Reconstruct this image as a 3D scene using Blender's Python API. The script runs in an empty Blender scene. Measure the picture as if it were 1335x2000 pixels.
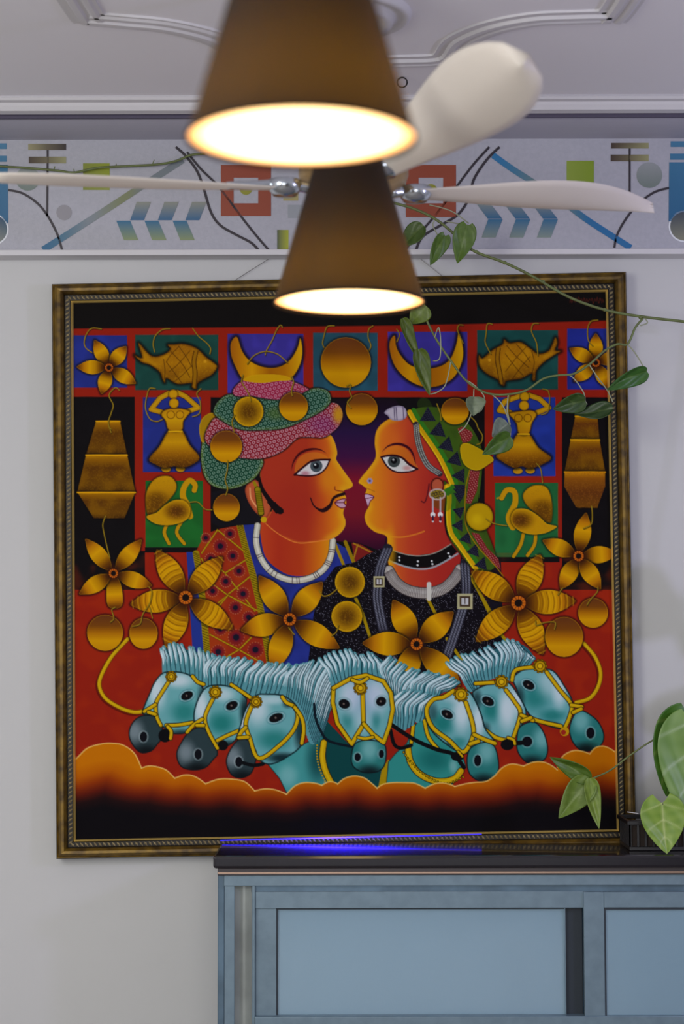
import bpy, bmesh, math, random
import numpy as np
from mathutils import Vector, Matrix
random.seed(3)
# ------------------------------------------------------------------ camera
F, W, H = 3600.0, 1335.0, 2000.0               # focal length and frame in pixels
CAMZ = 1.5
PITCH = math.atan(250.0/F)
ROLL = math.radians(0.12)
cam_d = bpy.data.cameras.new('camera'); cam = bpy.data.objects.new('camera', cam_d)
bpy.context.scene.collection.objects.link(cam); bpy.context.scene.camera = cam
cam_d.sensor_fit = 'VERTICAL'; cam_d.sensor_height = 24.0; cam_d.lens = 24.0*F/H
cam.matrix_world = Matrix.Translation((0, 0, CAMZ)) @ Matrix.Rotation(math.pi/2 + PITCH, 4, 'X') @ Matrix.Rotation(-ROLL, 4, 'Z')
cam_d.clip_start = .05; cam_d.clip_end = 60
cam_d.dof.use_dof = True; cam_d.dof.focus_distance = 5.3
cam_d.dof.aperture_fstop = (24.0*F/H)/31.0      # a 31 mm opening
# ------------------------------------------------------------------ world, lights, exposure
sc = bpy.context.scene
sc.view_settings.view_transform = 'Standard'; sc.view_settings.look = 'None'
sc.view_settings.gamma = 1.0; sc.view_settings.exposure = 0.3
sc.view_settings.use_curve_mapping = False
wd = bpy.data.worlds.new('world'); sc.world = wd; wd.use_nodes = True
wd.node_tree.nodes['Background'].inputs[0].default_value = (.84, .88, 1.0, 1)
wd.node_tree.nodes['Background'].inputs[1].default_value = .20
def area(name, loc, target, size, power, color):
    d = bpy.data.lights.new(name, 'AREA'); d.shape = 'RECTANGLE'; d.size, d.size_y = size; d.energy = power; d.color = color
    o = bpy.data.objects.new(name, d); sc.collection.objects.link(o); o.location = loc
    o.rotation_euler = (Vector(target)-Vector(loc)).to_track_quat('-Z', 'Y').to_euler(); return o
area('window_light_left', (-2.4, 1.2, 2.35), (0, 5.6, 1.3), (1.2, 1.6), 52, (1.0, .99, .94))
area('window_light_right', (2.6, 3.2, 2.15), (.1, 5.6, 1.3), (.2, .25), 15, (.62, .60, 1.0))
area('front_light', (0, -1.2, 1.3), (0, 4.6, 2.3), (3.2, 1.4), 58, (.97, .975, 1.0))
# ------------------------------------------------------------------ helpers
C_ = bpy.context.scene.collection
CM = cam.matrix_world.to_3x3()
def at(x, y, D):
    d = CM @ Vector(((x - W/2)/F, (H/2 - y)/F, -1)); return Vector((0, 0, CAMZ)) + d*(D/d.y)
def atz(x, y, z):
    d = CM @ Vector(((x - W/2)/F, (H/2 - y)/F, -1)); return Vector((0, 0, CAMZ)) + d*((z-CAMZ)/d.z)
def lin(c):
    return tuple((v/255/12.92 if v/255 <= .04045 else ((v/255+.055)/1.055)**2.4) for v in c)
def mat(name, col, rough=.6, metal=0.0, noise=None, bump=0.0, spec=.5, vcol=False, emit=None, trans=0.0, bscale=60, coat=0, dark=.35):
    m = bpy.data.materials.new(name); m.use_nodes = True; nt = m.node_tree; b = nt.nodes['Principled BSDF']
    b.inputs['Roughness'].default_value = rough; b.inputs['Metallic'].default_value = metal
    b.inputs['Specular IOR Level'].default_value = spec; b.inputs['Coat Weight'].default_value = coat
    c = (*lin(col), 1); src = None
    if vcol:
        a = nt.nodes.new('ShaderNodeAttribute'); a.attribute_name = 'paint'; src = a.outputs['Color']
    else:
        b.inputs['Base Color'].default_value = c
    if noise:
        sc_, amt = noise[0], noise[1]
        tc = nt.nodes.new('ShaderNodeTexCoord'); n = nt.nodes.new('ShaderNodeTexNoise'); n.inputs['Scale'].default_value = sc_; n.inputs['Detail'].default_value = 5
        nt.links.new(tc.outputs['Object'], n.inputs['Vector'])
        mx = nt.nodes.new('ShaderNodeMix'); mx.data_type = 'RGBA'
        mr = nt.nodes.new('ShaderNodeMapRange'); mr.inputs[1].default_value = .35; mr.inputs[2].default_value = .65; mr.inputs[4].default_value = amt
        nt.links.new(n.outputs['Fac'], mr.inputs[0]); nt.links.new(mr.outputs[0], mx.inputs[0])
        if src: nt.links.new(src, mx.inputs[6])
        else: mx.inputs[6].default_value = c
        mx.inputs[7].default_value = (*lin(noise[2]), 1) if len(noise) > 2 else tuple(v*dark for v in c[:3]) + (1,)
        src = mx.outputs[2]
    if src: nt.links.new(src, b.inputs['Base Color'])
    if bump:
        tc = nt.nodes.new('ShaderNodeTexCoord'); n = nt.nodes.new('ShaderNodeTexNoise'); n.inputs['Scale'].default_value = bscale; n.inputs['Detail'].default_value = 4
        nt.links.new(tc.outputs['Object'], n.inputs['Vector'])
        bp = nt.nodes.new('ShaderNodeBump'); bp.inputs['Strength'].default_value = bump; bp.inputs['Distance'].default_value = .004
        nt.links.new(n.outputs['Fac'], bp.inputs['Height']); nt.links.new(bp.outputs[0], b.inputs['Normal'])
    if emit:
        b.inputs['Emission Color'].default_value = (*lin(emit[0]), 1); b.inputs['Emission Strength'].default_value = emit[1]
    if trans:
        t = nt.nodes.new('ShaderNodeBsdfTranslucent'); mx2 = nt.nodes.new('ShaderNodeMixShader'); mx2.inputs[0].default_value = trans
        if src: nt.links.new(src, t.inputs[0])
        else: t.inputs[0].default_value = c
        out = nt.nodes['Material Output']
        nt.links.new(b.outputs[0], mx2.inputs[1]); nt.links.new(t.outputs[0], mx2.inputs[2]); nt.links.new(mx2.outputs[0], out.inputs[0])
    return m
def mesh_obj(name, verts, faces, m, parent=None, smooth=False, cols=None):
    me = bpy.data.meshes.new(name); me.from_pydata([tuple(v) for v in verts], [], faces); me.update()
    if cols is not None:
        at_ = me.color_attributes.new('paint', 'FLOAT_COLOR', 'POINT'); a = np.ones((len(verts), 4), np.float32); a[:, :3] = cols
        at_.data.foreach_set('color', a.ravel())
    if smooth: me.polygons.foreach_set('use_smooth', [True]*len(me.polygons))
    if m: me.materials.append(m)
    o = bpy.data.objects.new(name, me); C_.objects.link(o)
    if parent: o.parent = parent; o.matrix_parent_inverse = Matrix.Translation(-parent.location) if parent.type == 'EMPTY' else Matrix()
    return o
def empty(name, loc, label, cat, group=None):
    o = bpy.data.objects.new(name, None); C_.objects.link(o); o.location = loc; o.empty_display_size = .05
    o['label'] = label; o['category'] = cat
    if group: o['group'] = group
    return o
def setk(o, **k):
    for a, b in k.items(): o[a] = b
    return o
def box_vf(x0, x1, y0, y1, z0, z1, off=0):
    v = [(x0, y0, z0), (x1, y0, z0), (x1, y1, z0), (x0, y1, z0), (x0, y0, z1), (x1, y0, z1), (x1, y1, z1), (x0, y1, z1)]
    f = [(0, 3, 2, 1), (4, 5, 6, 7), (0, 1, 5, 4), (1, 2, 6, 5), (2, 3, 7, 6), (3, 0, 4, 7)]
    return v, [tuple(i+off for i in q) for q in f]
def boxes(name, lst, m, parent=None, bev=.0, **k):
    V, Fc = [], []
    for b in lst: v, f = box_vf(*b, off=len(V)); V += v; Fc += f
    o = mesh_obj(name, V, Fc, m, parent)
    if bev:
        bm = bmesh.new(); bm.from_mesh(o.data); bmesh.ops.bevel(bm, geom=bm.edges[:], offset=bev, segments=2, affect='EDGES', profile=.5); bm.to_mesh(o.data); bm.free()
    for a, b in k.items(): o[a] = b
    return o
def sweep(path, prof, closed_prof=True, up=None):
    """profile points (a, b): a along the side vector, b along up; path: list of Vectors"""
    V, Fc = [], []; n = len(prof)
    for i, p in enumerate(path):
        t = (path[min(i+1, len(path)-1)] - path[max(i-1, 0)]).normalized(); u = Vector(up or (0, 0, 1)); s = t.cross(u).normalized()
        for a, b in prof: V.append(p + s*a + u*b)
    for i in range(len(path)-1):
        for j in range(n if closed_prof else n-1):
            a, b = i*n+j, i*n+(j+1) % n; Fc.append((a, b, b+n, a+n))
    if closed_prof: Fc += [tuple(range(n))[::-1], tuple(range((len(path)-1)*n, len(path)*n))]
    return V, Fc
def cr(p, k=6):
    out = []; n = len(p)
    for i in range(n-1):
        a, b, c, d = p[max(i-1, 0)], p[i], p[i+1], p[min(i+2, n-1)]
        for q in range(k):
            t = q/k; out.append(.5*((2*b) + (c-a)*t + (2*a-5*b+4*c-d)*t*t + (3*b-a-3*c+d)*t**3))
    out.append(p[-1]); return out
def tube_vf(path, r, seg=7, off=0, r1=None):
    V, Fc = [], []; prev = None; n = len(path)
    for i, p in enumerate(path):
        t = (path[min(i+1, n-1)] - path[max(i-1, 0)]).normalized()
        if prev is None: a = t.orthogonal().normalized()
        else: a = (prev - t*prev.dot(t)).normalized()
        prev = a; b = t.cross(a); rr = r if r1 is None else r + (r1-r)*i/(n-1)
        for k in range(seg):
            an = k*math.tau/seg; V.append(p + (a*math.cos(an)+b*math.sin(an))*rr)
    for i in range(n-1):
        for k in range(seg):
            k2 = (k+1) % seg; Fc.append((off+i*seg+k, off+i*seg+k2, off+(i+1)*seg+k2, off+(i+1)*seg+k))
    Fc.append(tuple(off+k for k in range(seg))[::-1]); Fc.append(tuple(off+(n-1)*seg+k for k in range(seg)))
    return V, Fc
def lathe_vf(c, prof, seg=48, closed=False):
    V, Fc = [], []; n = len(prof)
    for k in range(seg):
        a = k*math.tau/seg
        for r, z in prof: V.append((c[0]+r*math.cos(a), c[1]+r*math.sin(a), c[2]+z))
    for k in range(seg):
        k2 = (k+1) % seg
        for j in range(n if closed else n-1):
            j2 = (j+1) % n; Fc.append((k*n+j, k2*n+j, k2*n+j2, k*n+j2))
    return V, Fc
PAINT_GAIN = (.98, 1.02, .98)
BULB_W = 15.0
SHADE_T = .004
# ------------------------------------------------------------------ large structure
DW, DF, DP = 5.60, 5.54, 5.565                 # wall, fascia front, canvas plane (metres in front of the camera)
m_wall = mat('wall_paint', (202, 202, 202), .75, bump=.12, bscale=14, noise=(2.2, .16, (190, 191, 190)))
m_ceil = mat('ceiling_paint', (238, 236, 240), .8)
m_trim = mat('plaster_trim', (212, 210, 213), .6)
m_floor = mat('floor_tile', (150, 145, 138), .4, noise=(3, .3))
ZC_ = atz(667, 1, 0).z if False else CAMZ + (at(667, 193, 5.30).z - CAMZ)      # ceiling height
def struct(o): o['kind'] = 'structure'; return o
struct(boxes('wall_back', [(-3.2, 3.2, DW, DW+.15, 0, ZC_+.3)], m_wall))
struct(boxes('wall_left', [(-3.35, -3.2, -2.4, DW+.15, 0, ZC_+.3)], m_wall))
struct(boxes('wall_right', [(3.2, 3.35, -2.4, DW+.15, 0, ZC_+.3)], m_wall))
struct(boxes('floor', [(-3.35, 3.35, -2.4, DW+.15, -.1, 0)], m_floor))
struct(boxes('ceiling', [(-3.35, 3.35, -2.4, 5.30, ZC_, ZC_+.15)], m_ceil))
# upper recess behind the ceiling edge: dark strip painted for the gap's shade, cove, fascia
zfb = at(667, 488, DF).z; zft = at(667, 271, DF).z; zgap = at(667, 226, 5.36).z
def xprism(name, prof, m, x0=-3.2, x1=3.2):                        # profile in (y, z)
    n = len(prof); V = [(x0, y, z) for y, z in prof] + [(x1, y, z) for y, z in prof]
    Fc = [(i, i+n, (i+1) % n + n, (i+1) % n) for i in range(n)] + [tuple(range(n)), tuple(range(n, 2*n))[::-1]]
    return struct(mesh_obj(name, V, Fc, m))
xprism('trim_1', [(5.30, ZC_+.1), (5.30, ZC_), (5.265, ZC_), (5.26, ZC_-.006), (5.265, ZC_-.012), (5.285, ZC_-.014), (5.29, ZC_-.022), (5.30, ZC_-.034), (5.33, ZC_-.036), (5.335, ZC_-.03), (5.345, ZC_-.028), (5.35, ZC_+.1)], m_trim)
zc0 = at(667, 272, DF).z
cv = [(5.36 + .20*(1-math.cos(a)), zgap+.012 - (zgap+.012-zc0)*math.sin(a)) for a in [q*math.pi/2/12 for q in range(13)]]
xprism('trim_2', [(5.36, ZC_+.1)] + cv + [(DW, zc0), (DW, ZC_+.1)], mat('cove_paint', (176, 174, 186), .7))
struct(boxes('trim_10', [(-3.2, 3.2, 5.352, 5.361, at(667, 230, 5.352).z, at(667, 218, 5.352).z)], mat('painted_gap_shade', (84, 78, 98), .7)))  # dark paint stands in for the shade inside the gap
# fascia board with its painted-on shapes
m_board = mat('fascia_board', (176, 176, 186), .55, noise=(90, .3, (156, 157, 168)), bump=.25, bscale=160)
fascia = struct(boxes('trim_3', [(-3.2, 3.2, DF, DW, zfb, zft)], m_board))
struct(boxes('trim_4', [(-3.2, 3.2, DF-.012, DW, at(667, 499, DF).z, zfb)], m_trim, bev=.002))
m_dec = mat('fascia_shapes', (255, 255, 255), .45, vcol=True)
YD = DF - .0015
def flat_shape(name, px, cfun, holes=None):
    """thin raised shape on the fascia traced in pixels; cfun(x, y) gives the colour in 0-255"""
    V, cols, n = [], [], len(px)
    for D in (YD, DF+.001):
        for x, y in px: V.append(at(x, y, D)); cols.append(lin([min(255, v*1.12) for v in cfun(x, y)]))
    Fc = [tuple(range(n)), tuple(range(n, 2*n))[::-1]] + [(i, (i+1) % n, (i+1) % n+n, i+n) for i in range(n)]
    return mesh_obj(name, V, Fc, m_dec, fascia, cols=np.array(cols))
def lerpc(a, b, t): t = max(0, min(1, t)); return [p+(q-p)*t for p, q in zip(a, b)]
def strip(name, pts, w, cfun, smooth=True):
    P = [Vector((x, y, 0)) for x, y in pts]
    if smooth and len(P) > 2: P = cr(P, 6)
    elif len(P) == 2: P = [P[0].lerp(P[1], t/8) for t in range(9)]
    L, R = [], []
    for i, p in enumerate(P):
        t = (P[min(i+1, len(P)-1)]-P[max(i-1, 0)]).normalized(); L.append((p.x-t.y*w/2, p.y+t.x*w/2)); R.append((p.x+t.y*w/2, p.y-t.x*w/2))
    n = len(L); V, cols = [], []
    for D in (YD, DF+.001):
        for x, y in L+R: V.append(at(x, y, D)); cols.append(lin([min(255, v*1.12) for v in cfun(x, y)]))
    Fc = []
    for i in range(n-1):
        Fc += [(i, i+1, n+i+1, n+i), (2*n+i, 3*n+i, 3*n+i+1, 2*n+i+1), (i, 2*n+i, 2*n+i+1, i+1), (n+i, n+i+1, 3*n+i+1, 3*n+i)]
    Fc += [(0, n, 3*n, 2*n), (n-1, 3*n-1, 4*n-1, 2*n-1)]
    return mesh_obj(name, V, Fc, m_dec, fascia, cols=np.array(cols))
def circ(cx, cy, r, n=28): return [(cx+r*math.cos(a*math.tau/n), cy+r*math.sin(a*math.tau/n)) for a in range(n)]
def quad(x0, y0, x1, y1): return [(x0, y0), (x1, y0), (x1, y1), (x0, y1)]
DKL = lambda x, y: (42, 36, 44)
blue_g = lambda x, y: lerpc((60, 110, 142), (24, 84, 122), (y-280)/120)
grey_c = lambda x, y: lerpc((132, 136, 138), (100, 112, 106), (y-320)/50)
green_s = lambda x, y: lerpc((112, 120, 40), (126, 136, 20), (x-160)/50)
# left half
flat_shape('bar', quad(-60, 280, 13, 291), blue_g); flat_shape('bar', quad(-60, 304, 13, 316), blue_g)
flat_shape('block', [(-60, 322), (15, 322), (16, 436), (-60, 440)], blue_g)
flat_shape('disc_rim', circ(-14, 448, 31), lambda x, y: (205, 208, 214)); 
for o_ in (flat_shape('disc', circ(-14, 448, 28), lambda x, y: lerpc((24, 60, 90), (120, 120, 112), (y-425)/50)),): o_.location.y -= .001
def dash(x0, y0, x1, y1, rev=False): return flat_shape('dash', [(x0, y0), ((x0+x1)/2, y0), (x1, y0), (x1, y1), ((x0+x1)/2, y1), (x0, y1)], lambda x, y: lerpc(*(((136, 130, 98), (42, 32, 30)) if not rev else ((60, 46, 38), (136, 134, 96))), (x-x0)/(x1-x0)))
dash(55, 281, 129, 293); dash(56, 306, 129, 319, True)
strip('stroke', [(93, 293), (92.5, 360), (92, 422)], 4, DKL)
strip('stroke', [(16, 371), (45, 378), (75, 399), (95, 425), (112, 458), (121, 488)], 4.5, DKL)
flat_shape('circle', circ(54, 349, 23.5), grey_c); flat_shape('circle', circ(125, 415, 15), lambda x, y: (130, 128, 134))
flat_shape('square', quad(162, 319, 214, 371), green_s)
strip('diagonal_bar', [(84, 488), (130, 459), (220, 401), (275, 365), (357, 312)], 13, lambda x, y: (lerpc((30, 88, 124), (112, 120, 128), (x-90)/80) if x < 180 else lerpc((112, 120, 128), (110, 116, 84), (x-180)/60) if x < 250 else lerpc((110, 116, 84), (104, 112, 118), (x-250)/30)))
for k in range(3):
    x = 254+54*k; flat_shape('parallelogram', [(x+13, 394), (x+41, 394), (x+27, 430), (x, 430)], lambda x, y: lerpc((126, 128, 118), (34, 84, 122), (y-394)/36))
    x = 227+55*k; flat_shape('parallelogram', [(x, 431), (x+27, 431), (x+43, 469), (x+15, 469)], lambda x, y: lerpc((34, 92, 128), (118, 130, 92), (y-431)/38))
strip('curved_line', [(343, 287), (362, 304), (385, 335), (398, 370), (412, 415), (430, 440), (460, 458), (490, 474), (506, 490)], 5, DKL)
strip('curved_line', [(365, 297), (392, 330), (428, 366), (470, 422), (500, 460), (526, 490)], 4.5, DKL)
def square_ring(x0, x1, y0, y1, i0, i1, j0, j1):
    V = []; 
    for D in (YD, DF+.001):
        for x, y in quad(x0, y0, x1, y1)+quad(i0, j0, i1, j1): V.append(at(x, y, D))
    Fc = []
    for i in range(4):
        j = (i+1) % 4; Fc += [(i, j, 4+j, 4+i), (i, i+8, j+8, j), (4+i, 4+j, 12+j, 12+i)]
    mesh_obj('square_ring', V, Fc, m_dec, fascia, cols=np.array([lin((146, 66, 42))]*16))
square_ring(431, 529, 322, 422, 456, 504, 347, 397); flat_shape('circle', circ(480, 368, 12.5), lambda x, y: (128, 128, 40))
flat_shape('bar', quad(541, 449, 563, 491), lambda x, y: lerpc((70, 80, 60), (150, 154, 40), (x-541)/20))
flat_shape('square', quad(553, 360, 582, 392), lambda x, y: (150, 140, 90))
flat_shape('square', quad(562, 400, 590, 426), lambda x, y: (136, 140, 146))
# right half
square_ring(792, 890, 322, 424, 817, 865, 347, 397); flat_shape('circle', circ(841, 372, 12.5), lambda x, y: (128, 128, 40))
strip('curved_line', [(975, 287), (950, 312), (925, 350), (916, 385), (895, 418), (860, 440), (825, 462), (812, 488)], 5, DKL)
strip('curved_line', [(955, 287), (925, 320), (893, 362), (850, 420), (790, 488)], 4.5, DKL)
strip('diagonal_bar', [(962, 303), (1000, 330), (1050, 362), (1100, 395), (1150, 432), (1231, 484)], 12, lambda x, y: lerpc((38, 104, 148), (112, 116, 104), (x-980)/90) if x < 1090 else lerpc((112, 116, 104), (24, 94, 142), (x-1090)/60))
for k in range(3):
    x = 940+54*k; flat_shape('parallelogram', [(x+13, 428), (x+41, 428), (x+27, 464), (x, 464)], lambda x, y: lerpc((34, 92, 128), (118, 130, 122), (y-431)/34))
    flat_shape('parallelogram', [(x-15, 391), (x+12, 391), (x+40, 427), (x+12, 427)], lambda x, y: lerpc((120, 126, 120), (34, 88, 124), (y-391)/36))
flat_shape('square', quad(1106, 314, 1159, 366), lambda x, y: lerpc((122, 140, 50), (112, 134, 24), (x-1106)/50))
dash(1193, 279, 1266, 290, True); dash(1192, 302, 1266, 315, True)
strip('stroke', [(1229, 290), (1229, 340), (1229, 400)], 4, DKL)
flat_shape('circle', circ(1267.5, 342, 25), grey_c)
strip('stroke', [(1306, 367), (1276, 376), (1244, 400), (1220, 430), (1204, 460), (1199, 484)], 4.5, DKL)
flat_shape('bar', quad(1309, 276, 1390, 287), blue_g); flat_shape('bar', quad(1308, 300, 1390, 312), blue_g)
flat_shape('block', [(1306, 317), (1390, 317), (1390, 436), (1305, 432)], blue_g)
flat_shape('disc_rim', circ(1336, 442, 31), lambda x, y: (205, 208, 214)); flat_shape('disc', circ(1336, 442, 28), lambda x, y: lerpc((60, 68, 76), (120, 120, 104), (y-420)/50)).location.y -= .001
# ceiling moulding traced onto the ceiling plane
def ceil_mould(name, px, w=.095, h=.013):
    path = cr([atz(x, y, ZC_) for x, y in px], 5)
    prof = [(-w/2, .004), (-w/2, -.006), (-w*.38, -h*.4), (-w*.26, -h*.4), (-w*.2, -h), (-w*.04, -h), (w*.02, -h*.55), (w*.12, -h*.5), (w*.2, -h*.85), (w*.32, -h*.85), (w*.4, -.006), (w/2, -.006), (w/2, .004)]
    return struct(mesh_obj(name, *sweep(path, prof), m_trim, smooth=False))
ceil_mould('trim_5', [(120, -60), (145, -10), (170, 30), (178, 38)]); ceil_mould('trim_6', [(172, 34), (240, 40), (320, 48), (400, 66), (450, 88), (470, 112), (560, 118), (667, 120)])
ceil_mould('trim_7', [(1252, -60), (1225, -10), (1200, 26), (1188, 38)]); ceil_mould('trim_8', [(1194, 30), (1120, 32), (1040, 36), (960, 52), (900, 78), (868, 112), (780, 118), (667, 120)])
rc = atz(670, 26, ZC_)
rose = struct(mesh_obj('trim_9', *lathe_vf((rc.x, rc.y, ZC_), [(0, -.03), (.05, -.034), (.06, -.02), (.09, -.018), (.10, -.03), (.125, -.03), (.13, -.012), (.15, -.012), (.158, -.02), (.17, -.014), (.174, .002)]), m_trim, smooth=True))

# ------------------------------------------------------------------ the painting: flat print, computed as colours
NP = 880
PC = ((143, 592), (1182, 570), (1204, 1620), (148, 1640))      # canvas corners in the photograph's pixels (to trace from)
_v, _u = np.meshgrid(np.linspace(0, 1, NP), np.linspace(0, 1, NP), indexing='ij')
PX = (PC[0][0]*(1-_u)*(1-_v) + PC[1][0]*_u*(1-_v) + PC[2][0]*_u*_v + PC[3][0]*(1-_u)*_v).astype(np.float32)
PY = (PC[0][1]*(1-_u)*(1-_v) + PC[1][1]*_u*(1-_v) + PC[2][1]*_u*_v + PC[3][1]*(1-_u)*_v).astype(np.float32)
IMG = np.zeros((NP, NP, 3), np.float32)
NRNG = np.random.RandomState(7)
NZ = NRNG.rand(NP, NP).astype(np.float32)
NZ2 = (NZ + np.roll(NZ, 1, 0) + np.roll(NZ, 1, 1) + np.roll(NZ, (1, 1), (0, 1))) / 4
_nb = NRNG.rand(60, 60).astype(np.float32)
_i = np.linspace(0, 58.9, NP); _i0 = _i.astype(int); _f = (_i - _i0).astype(np.float32)
_r = _nb[_i0]*(1-_f)[:, None] + _nb[_i0+1]*_f[:, None]
NZL = _r[:, _i0]*(1-_f)[None, :] + _r[:, _i0+1]*_f[None, :]

def Z(x0, y0, s=0.2697):
    return lambda *p: [(x0 + s*a, y0 + s*b) for a, b in p]
ZA, ZB, ZC, ZD = Z(90, 540), Z(380, 600), Z(680, 600), Z(900, 540)
ZE, ZF, ZG, ZH = Z(90, 900), Z(380, 940), Z(600, 940), Z(900, 900)
ZI, ZJ, ZK, ZL = Z(90, 1240), Z(400, 1240), Z(680, 1240), Z(960, 1240, 0.2809)

def sub(x0, x1, y0, y1, m=3):
    sx = NP/1050.0
    j0 = int(max(0, (x0 - m - 171)*sx)); j1 = int(min(NP, (x1 + m - 138)*sx + 2))
    i0 = int(max(0, (y0 - m - 594)*sx)); i1 = int(min(NP, (y1 + m - 565)*sx + 2))
    return (slice(i0, max(i0+1, i1)), slice(j0, max(j0+1, j1)))

def spline(p, closed=False, k=5):
    p = np.array(p, float); n = len(p)
    if n < 3: return p
    out = []
    for i in range(n if closed else n-1):
        if closed: a, b, c, d = p[(i-1) % n], p[i], p[(i+1) % n], p[(i+2) % n]
        else: a, b, c, d = p[max(i-1, 0)], p[i], p[i+1], p[min(i+2, n-1)]
        for q in range(k):
            t = q/k
            out.append(.5*((2*b) + (c-a)*t + (2*a-5*b+4*c-d)*t*t + (3*b-a-3*c+d)*t**3))
    if not closed: out.append(p[-1])
    return np.array(out)

def ss(x): x = np.clip(x, 0, 1); return x*x*(3-2*x)
def C(*c): return np.array(c, np.float32)/255.0
def mixin(sl, a, col):
    v = IMG[sl]; v += (np.asarray(col, np.float32) - v)*a[..., None]
def ramp(t, stops):
    ts = [s[0] for s in stops]
    return np.stack([np.interp(t, ts, [s[1][k]/255.0 for s in stops]) for k in range(3)], -1).astype(np.float32)

class Shape:
    def __init__(s, pts, smooth=True, m=14, k=4):
        P = spline(pts, True, k) if smooth else np.array(pts, float)
        s.P = P
        s.sl = sub(P[:, 0].min(), P[:, 0].max(), P[:, 1].min(), P[:, 1].max(), m)
        X, Y = PX[s.sl], PY[s.sl]; s.X, s.Y = X, Y
        d2 = np.full(X.shape, 1e9, np.float32); ins = np.zeros(X.shape, bool)
        n = len(P)
        for i in range(n):
            ax, ay = P[i]; bx, by = P[(i+1) % n]
            ex, ey = bx-ax, by-ay; L = ex*ex + ey*ey
            if L < 1e-9: continue
            t = np.clip(((X-ax)*ex + (Y-ay)*ey)/L, 0, 1)
            dx, dy = X-ax-t*ex, Y-ay-t*ey
            np.minimum(d2, dx*dx+dy*dy, out=d2)
            if ay != by:
                c = ((ay > Y) != (by > Y)) & (X < (bx-ax)*(Y-ay)/(by-ay) + ax)
                ins ^= c
        s.d = np.where(ins, np.sqrt(d2), -np.sqrt(d2)); s.a = ss(s.d/1.4 + .5)
    def shadow(s, w=7, al=.75, col=(15, 10, 10)):
        mixin(s.sl, al*ss(1 + s.d/w)*(s.d < 1), C(*col)); return s
    def fill(s, *c, al=1.0): mixin(s.sl, s.a*al, C(*c)); return s
    def grad(s, p0, p1, stops, al=1.0):
        ex, ey = p1[0]-p0[0], p1[1]-p0[1]; L = ex*ex+ey*ey
        mixin(s.sl, s.a*al, ramp(((s.X-p0[0])*ex + (s.Y-p0[1])*ey)/L, stops)); return s
    def vgrad(s, stops, al=1.0):
        y0, y1 = s.P[:, 1].min(), s.P[:, 1].max(); return s.grad((0, y0), (0, y1), stops, al)
    def hgrad(s, stops, al=1.0):
        y0, y1 = s.P[:, 0].min(), s.P[:, 0].max(); return s.grad((y0, 0), (y1, 0), stops, al)
    def rim(s, c, w, al=1.0, side=None):
        a = s.a*(1-ss(s.d/w))*al
        if side is not None:
            a = a*ss(((s.X-side[0])*side[2] + (s.Y-side[1])*side[3])/side[4])
        mixin(s.sl, a, C(*c)); return s
    def blob(s, cx, cy, rx, ry, c, al=1.0, ang=0):
        ca, sa = math.cos(math.radians(ang)), math.sin(math.radians(ang))
        x, y = s.X-cx, s.Y-cy
        r = np.sqrt(((x*ca+y*sa)/rx)**2 + ((-x*sa+y*ca)/ry)**2)
        mixin(s.sl, s.a*al*ss(1.15-r), C(*c)); return s
    def outline(s, c, w=1.5, al=1.0):
        mixin(s.sl, al*ss(1.3-np.abs(s.d)/w), C(*c)); return s
    def grain(s, c, th=.62, al=.5):
        mixin(s.sl, s.a*al*ss((NZ2[s.sl]-th)*6+.5), C(*c)); return s
    def cloudy(s, c, al=.5):
        mixin(s.sl, s.a*al*ss((NZL[s.sl]-.4)*2.2), C(*c)); return s
    def specks(s, c, th=.93, al=.9):
        n = NZ[s.sl]; mixin(s.sl, s.a*al*(n > th), C(*c)); return s
    def rings(s, c, pu=9.0, pv=8.0, al=.8, sk=.25, r0=.27):
        v = (s.Y + sk*s.X)/pv; row = np.floor(v); u = (s.X - sk*s.Y*.5)/pu + .5*(row % 2)
        r = np.hypot((u-np.floor(u)-.5)*pu, (v-row-.5)*pv)/pu
        mixin(s.sl, s.a*al*ss(1.2-np.abs(r-r0)/.13), C(*c)); return s

def line(pts, w, c, smooth=True, al=1.0, taper=False, k=5, w0=None):
    P = spline(pts, False, k) if smooth and len(pts) > 2 else np.array(pts, float)
    sl = sub(P[:, 0].min(), P[:, 0].max(), P[:, 1].min(), P[:, 1].max(), w+2)
    X, Y = PX[sl], PY[sl]; n = len(P)-1
    best = np.full(X.shape, 1e9, np.float32)
    for i in range(n):
        ax, ay = P[i]; bx, by = P[i+1]; ex, ey = bx-ax, by-ay; L = ex*ex+ey*ey
        if L < 1e-9: continue
        t = np.clip(((X-ax)*ex+(Y-ay)*ey)/L, 0, 1)
        d = np.hypot(X-ax-t*ex, Y-ay-t*ey)
        g = (i+t)/n
        r = w/2*(np.sin(np.pi*np.clip(g, .04, .96)) if taper else 1.0)
        if w0 is not None: r = (w0*(1-g) + w*g)/2
        np.minimum(best, d-r, out=best)
    mixin(sl, al*ss(.5-best/1.4), C(*c))

def strap(pts, w=5, c=(205, 160, 30), dk=(35, 28, 15), smooth=True):
    line(pts, w+3.2, dk, smooth, .85); line(pts, w, c, smooth)
    P = [(x-.8, y-.8) for x, y in pts]; line(P, w*.35, (235, 200, 80), smooth, .5)
def disc(cx, cy, r, ry=None, **kw):
    ry = ry or r
    return Shape([(cx+r*math.cos(a*math.tau/14), cy+ry*math.sin(a*math.tau/14)) for a in range(14)], k=2, **kw)
def rect(x0, y0, x1, y1, col, sh=None):
    s = Shape([(x0, y0), (x1, y0), (x1, y1), (x0, y1)], False); s.fill(*col); return s

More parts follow.
